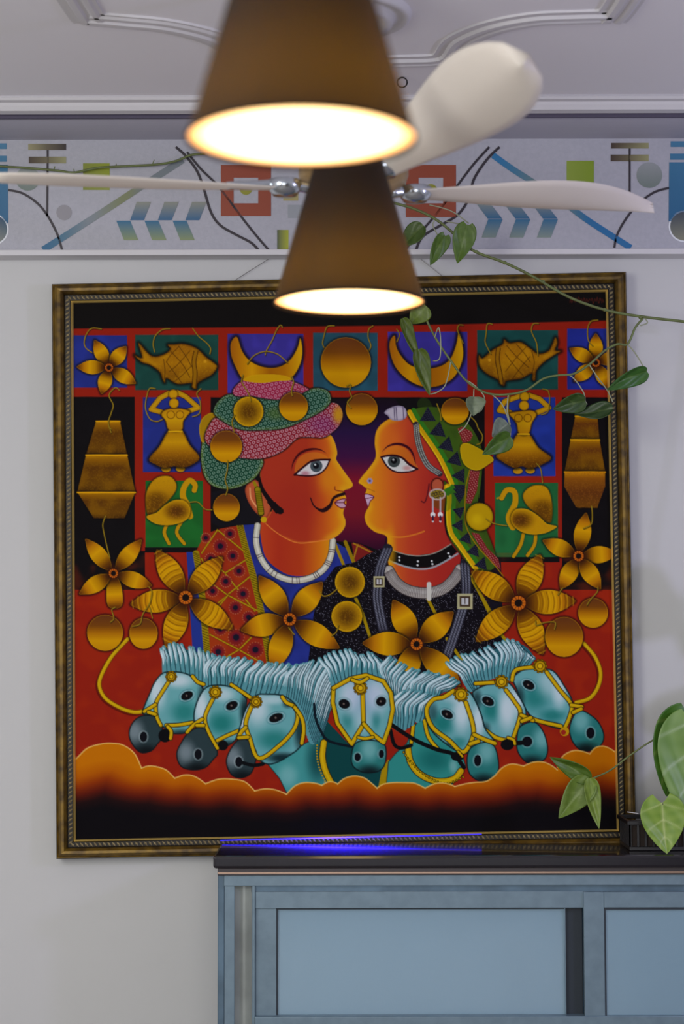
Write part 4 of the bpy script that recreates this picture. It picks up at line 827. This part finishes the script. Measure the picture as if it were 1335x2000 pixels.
for k in range(4):
    rail('frame_rail', k, [(0, -.03), (0, .012), (.04, .02), (.1, .018), (.16, .026), (.3, .034), (.44, .033), (.54, .026), (.58, .018), (.58, -.03)], m_gilt)
    rail('frame_groove', k, [(.57, -.02), (.57, .017), (.62, .012), (.88, .012), (.88, -.02)], m_gilt2)
    rail('frame_fillet', k, [(.89, -.02), (.91, .012), (.94, .017), (.985, .010), (1.01, .0), (1.01, -.02)], m_fil)
    rail('frame_lip', k, [(-.03, -.03), (-.03, .008), (.0, .014), (.05, .014), (.05, -.03)], m_gilt2)
    # twisted rope of small beads
    V, Fc = [], []; j = (k+1) % 4; A = OC[k].lerp(IC[k], .74); B = OC[j].lerp(IC[j], .74); n = int((B-A).length/.0135); d = (B-A).normalized(); s_ = d.cross(Vector((0, -1, 0))).normalized()
    for q in range(n):
        c = A + (B-A)*((q+.5)/n); c = Vector((c.x, DP-.0125, c.z)); ax = (d*.62 + s_*.78).normalized(); bx = ax.cross(Vector((0, -1, 0))); o_ = len(V)
        V += [c+ax*.0085, c-ax*.0085, c+bx*.0036, c-bx*.0036, c+Vector((0, -.006, 0)), c+Vector((0, .004, 0))]
        Fc += [tuple(o_+i for i in f) for f in ((0, 2, 4), (2, 1, 4), (1, 3, 4), (3, 0, 4), (2, 0, 5), (1, 2, 5), (3, 1, 5), (0, 3, 5))]
    mesh_obj('rope_beading', V, Fc, m_rope, fp)['kind'] = 'stuff'
m_wire = mat('wire', (120, 115, 112), .4, .6)
zt = at(667, 500, DW).z
mesh_obj('hanging_wire', *tube_vf([at(445, 556, 5.59), at(535, 499, 5.59)], .0009, 5), m_wire, fp); mesh_obj('hanging_wire', *tube_vf([at(870, 545, 5.59), at(812, 499, 5.59)], .0009, 5), m_wire, fp)

# ------------------------------------------------------------------ pendant lamps
def shade_mat():
    m = bpy.data.materials.new('lamp_shade'); m.use_nodes = True; nt = m.node_tree; b = nt.nodes['Principled BSDF']
    b.inputs['Base Color'].default_value = (*lin((24, 19, 19)), 1); b.inputs['Roughness'].default_value = .6; b.inputs['Specular IOR Level'].default_value = .12
    t = nt.nodes.new('ShaderNodeBsdfTranslucent'); t.inputs[0].default_value = (1.0, .60, .02, 1)
    mx = nt.nodes.new('ShaderNodeMixShader'); mx.inputs[0].default_value = SHADE_T; out = nt.nodes['Material Output']
    nt.links.new(b.outputs[0], mx.inputs[1]); nt.links.new(t.outputs[0], mx.inputs[2]); nt.links.new(mx.outputs[0], out.inputs[0]); return m
m_shade = shade_mat()
m_cap = mat('lamp_cap', (30, 26, 26), .4, .3)
m_glow = mat('lamp_diffuser', (255, 240, 210), .5, emit=((255, 224, 160), 5.5))
nt = m_glow.node_tree; tc = nt.nodes.new('ShaderNodeAttribute'); tc.attribute_name = 'edge'
rp = nt.nodes.new('ShaderNodeValToRGB'); rp.color_ramp.elements[0].position = .0; rp.color_ramp.elements[0].color = (1.0, .36, .05, 1); rp.color_ramp.elements[1].position = .22; rp.color_ramp.elements[1].color = (1, .70, .30, 1)
rs = nt.nodes.new('ShaderNodeMapRange'); rs.inputs[2].default_value = .4; rs.inputs[3].default_value = 1.3; rs.inputs[4].default_value = 5.5
nt.links.new(tc.outputs['Fac'], rp.inputs[0]); nt.links.new(tc.outputs['Fac'], rs.inputs[0]); nt.links.new(rp.outputs[0], nt.nodes['Principled BSDF'].inputs['Emission Color']); nt.links.new(rs.outputs[0], nt.nodes['Principled BSDF'].inputs['Emission Strength'])
m_inner = mat('lamp_inner', (240, 235, 220), .5)
def pendant(px, py, D, r, top_px, label):
    c = at(px, py, D); t = empty('pendant_lamp', c, label, 'lamp', 'cone pendant lamps in front of the painting'); h = .42; rt = r-h*.29
    mesh_obj('shade', *lathe_vf(c, [(r, 0), (rt, h)], 64), m_shade, t, smooth=True)
    mesh_obj('rim', *lathe_vf(c, [(r+.0012, -.001), (r+.0012, .003), (r-.0012, .003), (r-.0012, -.001)], 64, True), m_shade, t, smooth=True)
    dv, dF = lathe_vf((c.x, c.y, c.z+.006), [(0, -.004)] + [((r-.002)*q, -.004*(1-q*q)) for q in (.3, .5, .7, .8, .86, .9, .94, .97, 1)], 64)
    do = mesh_obj('diffuser', dv, dF, m_glow, t); ea = do.data.attributes.new('edge', 'FLOAT', 'POINT')
    ea.data.foreach_set('value', [1-math.hypot(v[0]-c.x, v[1]-c.y)/r for v in dv])
    mesh_obj('bulb', *lathe_vf((c.x, c.y, c.z+.03), [(0, 0), (.02, .004), (.03, .022), (.026, .045), (.014, .065), (.014, .09), (0, .09)], 20), m_inner, t, smooth=True)
    bd = bpy.data.lights.new('bulb_light', 'POINT'); bd.energy = BULB_W; bd.color = (1, .72, .34); bd.shadow_soft_size = .03; bo = bpy.data.objects.new('bulb_light', bd); C_.objects.link(bo); bo.location = (0, 0, .028); bo.parent = t
    mesh_obj('cap', *lathe_vf((c.x, c.y, c.z+h), [(rt+.001, -.006), (rt+.001, .004), (rt*.7, .018), (.012, .024), (.008, .05), (0, .05)], 32), m_cap, t, smooth=True)
    mesh_obj('cord', *tube_vf([Vector((c.x, c.y, c.z+h+.04)), Vector((c.x, c.y, ZC_-.02))], .004, 8), m_cap, t)
    mesh_obj('ceiling_plate', *lathe_vf((c.x, c.y, ZC_), [(0, -.025), (.045, -.025), (.05, -.018), (.05, .001)], 32), m_cap, t, smooth=True)
pendant(589, 273, 2.37, .150, 0, 'nearer of two dark cone pendant lamps, largest, cut by the top edge of the picture')
pendant(681.5, 593, 3.62, .150, 0, 'further cone pendant lamp, hanging lower in view in front of the painting top')

# ------------------------------------------------------------------ ceiling fan
D0 = 4.3; hub = at(690, 372, D0)
fan = empty('ceiling_fan', hub, 'white ceiling fan with broad petal blades, mostly behind the cone lamps', 'fan')
m_blade = mat('fan_blade', (250, 242, 232), .45, trans=.25); m_chr = mat('chrome', (205, 212, 222), .18, 1.0); m_motor = mat('fan_motor', (168, 138, 92), .35, .4)
mesh_obj('motor', *lathe_vf(hub, [(0, -.035), (.06, -.035), (.085, -.02), (.095, .0), (.125, .02), (.13, .035), (.13, .065), (.12, .078), (.05, .09), (.03, .11), (0, .11)], 40), m_motor, fan, smooth=True)
mesh_obj('down_rod', *tube_vf([hub+Vector((0, 0, .1)), Vector((hub.x, hub.y, ZC_-.05))], .012, 12), m_blade, fan)
mesh_obj('canopy', *lathe_vf((hub.x, hub.y, ZC_), [(0.013, -.10), (.03, -.095), (.065, -.03), (.07, -.001)], 32), m_blade, fan, smooth=True)
def blade(tip, width, root_r=.16, tilt=.0, sag=0, wtip=.25, flip=1, pointed=0):
    d = tip-hub; L = d.length; u = d.normalized(); s = u.cross(Vector((0, 0, 1))).normalized(); n = s.cross(u)
    s2 = (s*math.cos(tilt)+n*math.sin(tilt)); n2 = u.cross(s2)
    N, M = 24, 10; V, Fc = [], []
    for side in (0, 1):
        for i in range(N+1):
            t = i/N; r = root_r+(L-root_r)*t
            w = width*(.30+.70*math.sin(min(1, t*1.25)*math.pi/2)**1.3)*(math.sqrt(max(0, 1-max(0, (t-.66)/.34)**2.4)) if not pointed else max(0, 1-max(0, (t-.35)/.65)**1.8))
            for j in range(M+1):
                v = j/M-.5; cup = -.10*width*(4*v*v-.5)*math.sin(t*2.2)
                V.append(hub + u*r + s2*(w*v + flip*.12*width*math.sin(t*2.6)) + n2*(cup+sag*math.sin(t*math.pi)+side*.006*(1-.8*abs(2*v))))
    K = (N+1)*(M+1)
    for i in range(N):
        for j in range(M):
            a = i*(M+1)+j; Fc += [(a, a+1, a+M+2, a+M+1), (K+a, K+a+M+1, K+a+M+2, K+a+1)]
        a = i*(M+1); b = a+M; Fc += [(a, a+M+1, K+a+M+1, K+a), (b, K+b, K+b+M+1, b+M+1)]
    Fc += [tuple([K+j for j in range(M+1)]+[j for j in range(M, -1, -1)]), tuple([N*(M+1)+j for j in range(M+1)]+[K+N*(M+1)+j for j in range(M, -1, -1)])]
    b = mesh_obj('blade', V, Fc, m_blade, fan, smooth=True)
    v1, f1 = tube_vf(cr([hub+u*.10+Vector((0, 0, .0)), hub+u*.17-n2*.008, hub+u*.24-n2*.004, hub+u*.31], 4), .014, 8, r1=.009)
    v2, f2 = lathe_vf(hub+u*.17-n2*.004, [(0, -.026), (.028, -.022), (.040, -.006), (.040, .012), (0, .016)], 20)
    o_ = len(v1); v1 = list(v1)+[Vector(q) for q in v2]; f1 += [tuple(o_+i for i in f) for f in f2]
    mesh_obj('blade_bracket', v1, f1, m_chr, fan, smooth=True)
blade(at(1030, 112, 3.50), .20, tilt=.62, flip=0)
blade(at(1268, 408, 4.72), .26, tilt=.10, flip=1, pointed=1)
blade(at(-40, 344, 4.02), .16, tilt=.17, sag=.0)
bk = hub + Vector((-.09, .80, .03)); blade(bk, .19, tilt=.1)

# ------------------------------------------------------------------ display cabinet
m_steel = mat('cabinet_aluminium', (114, 135, 148), .42, .3, noise=(30, .35, (86, 105, 118)))
m_steel2 = mat('cabinet_aluminium_dark', (92, 116, 134), .4, .4, noise=(14, .5, (56, 72, 84)))
m_top = mat('cabinet_top_black', (26, 22, 30), .16, 0, spec=.6, noise=(8, .3), coat=.3)
m_liner = mat('cabinet_liner', (176, 208, 230), .5, noise=(3, .35, (104, 140, 168)))
m_gasket = mat('gasket', (34, 44, 54), .6)
DCf = 5.24
def cz(y, D=DCf): return at(1000, y, D).z
def cx(x, D=DCf): return at(x, 1800, D).x
cab = empty('display_cabinet', (cx(1150), 5.40, 0), 'blue-grey metal display cabinet with sliding glass doors and black top under the painting', 'cabinet')
X0, X1 = cx(425), cx(1875); ztop = cz(1668)
bb = boxes('top_slab', [(X0-.012, X1+.012, DCf-.03, 5.525, ztop-.036, ztop)], m_top, cab, bev=.008)
Dd = DCf
def fr(name, x0, y0, x1, y1, m, d0=0.0, d1=.03, bev=.0015, label=None):
    o = boxes(name, [(cx(x0), cx(x1), Dd+d0, Dd+d1, cz(y1), cz(y0))], m, cab, bev=bev)
    if label: o['label'] = label
    return o
zb = .0
fr('top_fascia', 425, 1687, 1875, 1708, mat('fascia_bronze', (62, 56, 58), .35, .4), -.012, .03); fr('top_fascia_highlight', 425, 1701, 1875, 1705, mat('painted_highlight', (176, 148, 128), .25, .5), -.015, -.010, .001)  # thin second strip is a bright colour put in for an orange highlight line
fr('header_rail', 437, 1707, 1863, 1729, m_steel, -.004); fr('header_track', 490, 1727, 1812, 1743, m_steel2, .008)
Zb2 = .42
boxes('side_panel', [(cx(425), cx(438), Dd, 5.52, .06, ztop-.036)], m_steel2, cab, bev=.002); boxes('side_panel', [(cx(1862), cx(1875), Dd, 5.52, .06, ztop-.04)], m_steel2, cab, bev=.002)
def post(x0, x1, m, d0, d1): return boxes('corner_post', [(cx(x0), cx(x1), Dd+d0, Dd+d1, .06, cz(1709))], m, cab, bev=.0015)
post(438, 458, m_steel, .0, .03)
# bent reflective corner panel, a shallow curve
pts = [(458, .004), (466, .022), (474, .030), (482, .026), (492, .006)]
V = []
for z in (.06, cz(1709)):
    for x, d in pts: V.append((cx(x), Dd+d, z))
mesh_obj('corner_panel', V, [(i, i+1, i+6, i+5) for i in range(4)], mat('corner_panel_steel', (160, 166, 164), .3, .25, noise=(9, .4)), cab, smooth=True)
post(492, 498, m_steel, -.002, .03); boxes('corner_post', [(cx(1812), cx(1862), Dd, Dd+.03, .06, cz(1709))], m_steel, cab, bev=.0015)
zdb = cz(1999)   # bottom of sliding doors
m_glass = bpy.data.materials.new('door_glass'); m_glass.use_nodes = True
nt = m_glass.node_tree; nt.nodes.remove(nt.nodes['Principled BSDF']); g = nt.nodes.new('ShaderNodeBsdfGlossy'); g.inputs['Roughness'].default_value = .03; g.inputs[0].default_value = (.85, .93, 1, 1)
tr = nt.nodes.new('ShaderNodeBsdfTransparent'); tr.inputs[0].default_value = (.86, .93, .97, 1); fz = nt.nodes.new('ShaderNodeFresnel'); fz.inputs[0].default_value = 1.7
df = nt.nodes.new('ShaderNodeBsdfDiffuse'); df.inputs[0].default_value = (*lin((182, 216, 236)), 1); m1 = nt.nodes.new('ShaderNodeMixShader'); m1.inputs[0].default_value = .42; nt.links.new(tr.outputs[0], m1.inputs[1]); nt.links.new(df.outputs[0], m1.inputs[2])  # pale blue diffuse share stands in for the bright room's reflection
mx = nt.nodes.new('ShaderNodeMixShader'); nt.links.new(fz.outputs[0], mx.inputs[0]); nt.links.new(m1.outputs[0], mx.inputs[1]); nt.links.new(g.outputs[0], mx.inputs[2]); nt.links.new(mx.outputs[0], nt.nodes['Material Output'].inputs[0])
def door(x0, x1, gx0, gx1, d, lab):
    dr = bpy.data.objects.new('sliding_door', None); C_.objects.link(dr); dr.parent = cab; dr.matrix_parent_inverse = Matrix.Translation(-cab.location); dr.location = (cx(x0), Dd+d, zdb); dr['label'] = lab
    bpy.context.view_layer.update()
    def b(name, xx0, xx1, z0, z1, m, dd0, dd1, bev=.0015):
        o = boxes(name, [(cx(xx0), cx(xx1), Dd+d+dd0, Dd+d+dd1, z0, z1)], m, None, bev=bev); o.parent = dr; o.matrix_parent_inverse = dr.matrix_world.inverted(); return o
    b('door_stile', x0, gx0, zdb, cz(1742), m_steel, 0, .018); b('door_stile', gx1, x1, zdb, cz(1742), m_steel, 0, .018)
    b('door_rail', gx0, gx1, cz(1773), cz(1742), m_steel, -.001, .018)
    b('door_rail', gx0, gx1, zdb, zdb+.02, m_steel, 0, .018)
    b('gasket', gx0, gx1, cz(1777), cz(1773), m_gasket, .002, .012, 0); b('gasket', gx0, gx0+3, zdb+.02, cz(1777), m_gasket, .002, .012, 0)
    b('glass', gx0, gx1, zdb+.02, cz(1775), m_glass, .008, .012, 0)
door(498, 1104, 539, 1103.5, .012, 'left sliding glass door')
fr('door_gap_strip', 1104, 1745, 1139, 1999, m_gasket, .025, .032)
door(1139, 1812, 1179, 1772, -.004, 'right sliding glass door')
fr('head_over_door', 498, 1741, 1145, 1774, m_steel, .004, .011)
boxes('bottom_rail', [(cx(497), cx(1863), Dd-.012, Dd+.04, zdb-.05, zdb+.022)], m_steel, cab, bev=.003)
boxes('back_panel', [(cx(438), cx(1862), 5.50, 5.52, .06, ztop-.036)], m_liner, cab)
boxes('base_plinth', [(X0, X1, Dd, 5.52, 0, .06)], m_steel2, cab, bev=.003)
boxes('lower_panel', [(cx(497), cx(1863), Dd, Dd+.02, .06, zdb-.05)], m_steel, cab, bev=.002)
boxes('shelf', [(cx(440), cx(1860), 5.285, 5.498, zdb-.03, zdb-.02)], m_liner, cab)
# faint sheets standing against the back inside
boxes('liner_sheet', [(cx(560), cx(790), 5.49, 5.498, zdb-.02, cz(1865))], mat('sheet_pale', (150, 182, 204), .4), cab); boxes('liner_sheet', [(cx(1000), cx(1060), 5.49, 5.498, zdb-.02, cz(1870))], mat('sheet_grey', (120, 152, 178), .4), cab)
# added glowing blue tube in place of a blue reflection on the lower frame
lp_ = [at(x, 1641.5-(x-430)*.024, 5.546) for x in range(430, 941, 15)]
m_blue = mat('blue_reflection', (60, 50, 180), .4, emit=((36, 22, 255), 12.0))
nt = m_blue.node_tree; an = nt.nodes.new('ShaderNodeAttribute'); an.attribute_name = 'glow'; nt.links.new(an.outputs['Fac'], nt.nodes['Principled BSDF'].inputs['Emission Strength'])
lt = mesh_obj('reflection_tube', *tube_vf(lp_, .0016, 8), m_blue, smooth=True)
ga = lt.data.attributes.new('glow', 'FLOAT', 'POINT'); ga.data.foreach_set('value', [1.1+22*math.exp(-((q//8-15)/6.5)**2) for q in range(len(lt.data.vertices))])  # brightest at mid-length, imitating the reflected streak as it fades outwards
setk(lt, label='added thin glowing blue tube standing for a blue reflection along the lower inner edge of the painting frame', category='light')

# ------------------------------------------------------------------ plants
m_leaf = mat('pothos_leaf', (255, 255, 255), .38, vcol=True, trans=.22, spec=.5)
m_stem = mat('vine_stem', (104, 118, 66), .5, noise=(60, .4, (80, 74, 48)))
m_stem2 = mat('pale_stem', (150, 155, 128), .5)
LG = np.array([1.22, 1.1, .8])
def leaf(parent, base, tip, width, D0_, D1_=None, col=(80, 112, 30), col2=None, curl=.25, tilt=0.0, fold=.25, veins=.12, lobes=0.0, vein_col=(170, 190, 110), smooth=True, asym=0):
    """leaf blade from base to tip (pixels), width in pixels; tilt rolls it about its midrib"""
    A = at(*base, D0_); B = at(*tip, D1_ or D0_); d = B-A; L = d.length; u = d.normalized(); view = Vector((0, -1, 0))
    s = u.cross(view).normalized(); n = s.cross(u).normalized(); s, n = s*math.cos(tilt)+n*math.sin(tilt), n*math.cos(tilt)-s*math.sin(tilt)
    w = width*D0_/F/2; N, M = (22, 14) if veins < .3 else (48, 30); V, cols = [], []; c2 = col2 or tuple(v*1.25 for v in col)
    for side in (0, 1):
        for i in range(N+1):
            t = i/N; prof = (math.sin(math.pi*min(1, t*.98+.02)**.62))**.8 if t < .995 else .02
            prof *= (1-.12*t)
            for j in range(M+1):
                v = 2*j/M-1; back = lobes*L*abs(v)**1.5*(1-t)**3
                P = A + u*(L*t - back) + s*(w*prof*v*(1+asym*v)) + n*(fold*w*prof*abs(v) - curl*L*math.sin(math.pi*t)*.35 - curl*L*.4*t*t + .02*L*math.sin(v*5+t*7)*prof)
                P = P + n*(side*.0012); V.append(P)
                ve = math.exp(-(v/.06)**2) + .9*max(0, math.cos((t*6 - abs(v)*1.5)*math.pi))**16*(1-abs(v)*.5)
                blotch = .5+.5*math.sin(t*28+v*5)*math.sin(v*6-t*9)
                c = LG*np.array(lin(col))*(1-.5*blotch) + LG*np.array(lin(c2))*.5*blotch
                cols.append(c*(1-veins*ve) + np.array(lin(vein_col))*veins*ve)
    K = (N+1)*(M+1); Fc = []
    for i in range(N):
        for j in range(M):
            a = i*(M+1)+j; Fc += [(a, a+1, a+M+2, a+M+1), (K+a, K+a+M+1, K+a+M+2, K+a+1)]
        a = i*(M+1); b = a+M; Fc += [(a, a+M+1, K+a+M+1, K+a), (b, K+b, K+b+M+1, b+M+1)]
    return mesh_obj('leaf', V, Fc, m_leaf, parent, smooth=True, cols=np.array(cols))
def stem(parent, pts, r, m=m_stem, name='stem', r1=None):
    """pts: (px, py, depth)"""
    return mesh_obj(name, *tube_vf(cr([at(*p) for p in pts], 8), r, 7, r1=r1), m, parent, smooth=True)
DV = 5.36
vine = empty('hanging_vine', at(1335, 628, DV), 'long green vine with loose leaves trailing across the right side of the painting', 'plant')
stem(vine, [(1420, 638, DV), (1335, 628, DV), (1250, 618, DV), (1180, 605, DV), (1110, 580, DV), (1040, 540, DV), (985, 513, DV), (925, 490, DV), (890, 460, DV), (850, 428, DV), (800, 405, DV), (740, 390, DV)], .0042)
stem(vine, [(1255, 622, DV), (1240, 640, DV), (1225, 672, DV), (1205, 672, DV), (1180, 685, DV), (1150, 712, DV), (1120, 730, DV), (1090, 733, DV), (1060, 740, DV), (1020, 765, DV), (960, 770, DV), (915, 748, DV), (880, 705, DV), (850, 660, DV), (830, 620, DV), (815, 590, DV)], .0034)
for p in ([(1225, 672, DV), (1240, 690, DV-.01), (1255, 715, DV-.02), (1258, 728, DV-.02)], [(1150, 712, DV), (1165, 735, DV), (1185, 762, DV), (1196, 785, DV-.01)], [(1090, 733, DV), (1115, 735, DV), (1138, 765, DV-.01), (1142, 785, DV-.01)], [(1137, 775, DV), (1146, 790, DV)],
          [(905, 740, DV), (925, 752, DV), (945, 775, DV), (940, 800, DV-.01), (925, 808, DV-.01)], [(960, 770, DV), (980, 790, DV), (992, 820, DV), (996, 850, DV-.01), (985, 870, DV)], [(880, 705, DV), (870, 750, DV), (855, 765, DV), (840, 770, DV)], [(992, 770, DV), (990, 800, DV), (996, 830, DV)],
          [(848, 660, DV), (856, 640, DV-.02), (860, 665, DV-.02), (858, 700, DV-.01), (845, 705, DV)], [(925, 760, DV), (922, 800, DV), (910, 830, DV), (895, 845, DV)], [(870, 432, DV), (900, 438, DV), (915, 440, DV)], [(850, 428, DV), (845, 440, DV), (855, 460, DV)], [(838, 400, DV), (880, 412, DV), (915, 436, DV)],
          [(815, 590, DV), (830, 600, DV), (838, 612, DV)], [(1255, 618, DV), (1264, 630, DV), (1250, 636, DV)]):
    stem(vine, p, .0019, m_stem2, 'leaf_stalk')
for q in ((1060, 550), (985, 513), (1180, 605), (1250, 620), (930, 492)):
    c = at(q[0], q[1], DV); mesh_obj('stem_node', *lathe_vf(c, [(0, -.006), (.0055, -.003), (.0055, .003), (0, .006)], 10), m_stem, vine, smooth=True)
leaf(vine, (912, 440), (893, 513), 48, DV-.02, col=(72, 104, 34), fold=.2, lobes=.08)
leaf(vine, (868, 460), (842, 518), 36, DV-.02, col=(70, 102, 34), fold=.3, tilt=.4, lobes=.08)
leaf(vine, (826, 440), (776, 482), 44, DV-.01, col=(58, 84, 32), tilt=-.3)
leaf(vine, (832, 598), (800, 632), 46, DV-.01, col=(84, 108, 22), fold=.1)
leaf(vine, (785, 622), (822, 700), 30, DV-.03, col=(74, 96, 22), fold=.5, tilt=.5)
leaf(vine, (815, 682), (842, 770), 40, DV-.03, col=(72, 94, 20), fold=.45, tilt=.4)
leaf(vine, (1262, 724), (1193, 764), 40, DV-.03, DV-.08, col=(50, 96, 40), tilt=.55, fold=.5, curl=.35)
leaf(vine, (1142, 782), (1082, 800), 42, DV-.03, DV-.06, col=(44, 72, 28), tilt=.35, fold=.3)
leaf(vine, (1196, 798), (1120, 806), 38, DV-.05, DV-.02, col=(38, 64, 34), tilt=-.35, fold=.3)
leaf(vine, (925, 775), (925, 812), 44, DV-.02, col=(104, 122, 110), fold=.6, tilt=.3, veins=.05)
leaf(vine, (996, 852), (945, 888), 44, DV-.04, DV-.07, col=(62, 96, 34), tilt=.4, fold=.4)
leaf(vine, (1450, 1060), (1420, 1170), 90, 5.3, col=(72, 104, 34)); leaf(vine, (1500, 1120), (1400, 1200), 90, 5.3, col=(72, 104, 34)); leaf(vine, (1520, 1160), (1500, 1230), 60, 5.3, col=(72, 104, 34))
stem(vine, [(1470, 640, 5.36), (1480, 850, 5.3), (1450, 1060, 5.3), (1505, 1120, 5.3), (1520, 1160, 5.3)], .003)
leaf(vine, (992, 828), (960, 852), 44, DV-.02, col=(92, 108, 116), fold=.5, tilt=-.3, veins=.05)
vine2 = empty('trailing_vine', at(0, 325, 5.525), 'thin leafless vine running along the left of the patterned band below the ceiling', 'plant')
stem(vine2, [(-60, 322, 5.52), (0, 325, 5.52), (50, 328, 5.52), (110, 333, 5.52), (145, 337, 5.52), (190, 328, 5.52), (260, 324, 5.52), (310, 321, 5.52), (345, 314, 5.52), (372, 303, 5.52), (400, 300, 5.52)], .0036)
for a, b in (((105, 333), (107, 325)), ((145, 337), (144, 330)), ((226, 326), (227, 320)), ((298, 320), (301, 312))): stem(vine2, [(*a, 5.52), (*b, 5.515)], .0014, m_stem, 'aerial_root')
# potted plant standing on the cabinet, mostly beyond the right edge
PB = at(1405, 1668, 5.40); PB.z = ztop
pot = empty('potted_plant', PB, 'leafy arrowhead plant in a black basket on the cabinet, at the right edge', 'plant')
m_bask = mat('black_plastic', (24, 22, 26), .4)
bx0, bx1, by0, by1, h_ = cx(1238), cx(1570), 5.31, 5.50, .085
bl = [(bx0, bx1, by0, by1, ztop, ztop+.012), (bx0-.006, bx1+.006, by0-.006, by0+.004, ztop+h_-.012, ztop+h_), (bx0-.006, bx0+.004, by0, by1, ztop+h_-.012, ztop+h_), (bx1-.004, bx1+.006, by0, by1, ztop+h_-.012, ztop+h_), (bx0-.006, bx1+.006, by1-.004, by1+.006, ztop+h_-.012, ztop+h_)]
boxes('basket', bl, m_bask, pot, bev=.002)
k = bx0
while k < bx1: boxes('basket_bar', [(k, k+.006, by0, by0+.004, ztop+.012, ztop+h_-.01)], m_bask, pot); k += .022
k = by0
while k < by1: boxes('basket_bar', [(bx0, bx0+.004, k, k+.006, ztop+.012, ztop+h_-.01)], m_bask, pot); k += .022
boxes('soil', [(bx0+.006, bx1-.006, by0+.006, by1-.006, ztop+.012, ztop+.07)], mat('soil', (40, 30, 24), .9, bump=.6), pot)
mesh_obj('wire_clip', *tube_vf([at(1224, 1586, 5.36), at(1246, 1589, 5.36)], .0013, 6), m_trim, pot); mesh_obj('wire_clip', *tube_vf([at(1222, 1605, 5.36), at(1242, 1610, 5.36)], .0013, 6), m_trim, pot)
bc = at(1390, 1600, 5.40)
def pstalk(px, py, D): stem(pot, [(1390, 1625, 5.40), ((1390+px)/2+8, (1625+py)/2-10, (5.4+D)/2), (px, py, D)], .0035, m_stem)
leaf(pot, (1345, 1395), (1308, 1555), 128, 5.34, 5.30, col=(58, 108, 34), col2=(84, 134, 44), veins=.6, vein_col=(160, 176, 96), lobes=.1, tilt=.25, fold=.12)
leaf(pot, (1352, 1405), (1340, 1600), 132, 5.29, 5.24, col=(104, 146, 84), col2=(134, 172, 112), veins=.85, vein_col=(184, 206, 166), lobes=.1, tilt=-.1, fold=.1)
leaf(pot, (1292, 1568), (1303, 1666), 92, 5.25, 5.22, col=(112, 152, 60), col2=(150, 184, 92), veins=.85, vein_col=(190, 206, 130), lobes=.18, fold=.15)
leaf(pot, (1420, 1450), (1470, 1590), 120, 5.32, 5.30, col=(84, 130, 60), veins=.4, lobes=.1); leaf(pot, (1430, 1380), (1500, 1290), 110, 5.36, 5.34, col=(70, 120, 44), veins=.3, lobes=.1)
for q in ((1345, 1400, 5.34), (1352, 1410, 5.29), (1292, 1570, 5.25), (1420, 1450, 5.32), (1430, 1380, 5.36)): pstalk(*q)
# arrow-shaped leaf reaching over the painting
stem(pot, [(1390, 1625, 5.40), (1370, 1520, 5.36), (1335, 1430, 5.34), (1282, 1442, 5.33), (1230, 1475, 5.33), (1190, 1505, 5.33), (1152, 1522, 5.33)], .0026, m_stem)
leaf(pot, (1152, 1521), (1074, 1482), 38, 5.33, 5.31, col=(74, 108, 36), col2=(96, 132, 60), fold=.5, tilt=.3)
leaf(pot, (1152, 1521), (1092, 1597), 58, 5.33, 5.30, col=(104, 136, 60), col2=(84, 112, 40), fold=.35, tilt=-.1, veins=.25)
leaf(pot, (1150, 1520), (1172, 1617), 34, 5.32, 5.29, col=(110, 138, 62), fold=.5, tilt=.2, veins=.25)
# small hook and knob in the ceiling
hk = atz(785, 150, ZC_); o = mesh_obj('ceiling_hook', *tube_vf([Vector((hk.x+.014*math.cos(a), hk.y, ZC_-.016+.014*math.sin(a))) for a in [q*math.tau/16 for q in range(17)]], .0022, 7), m_cap, smooth=True)
setk(o, label='small dark ring hook in the ceiling beside the nearer lamp', category='hook')
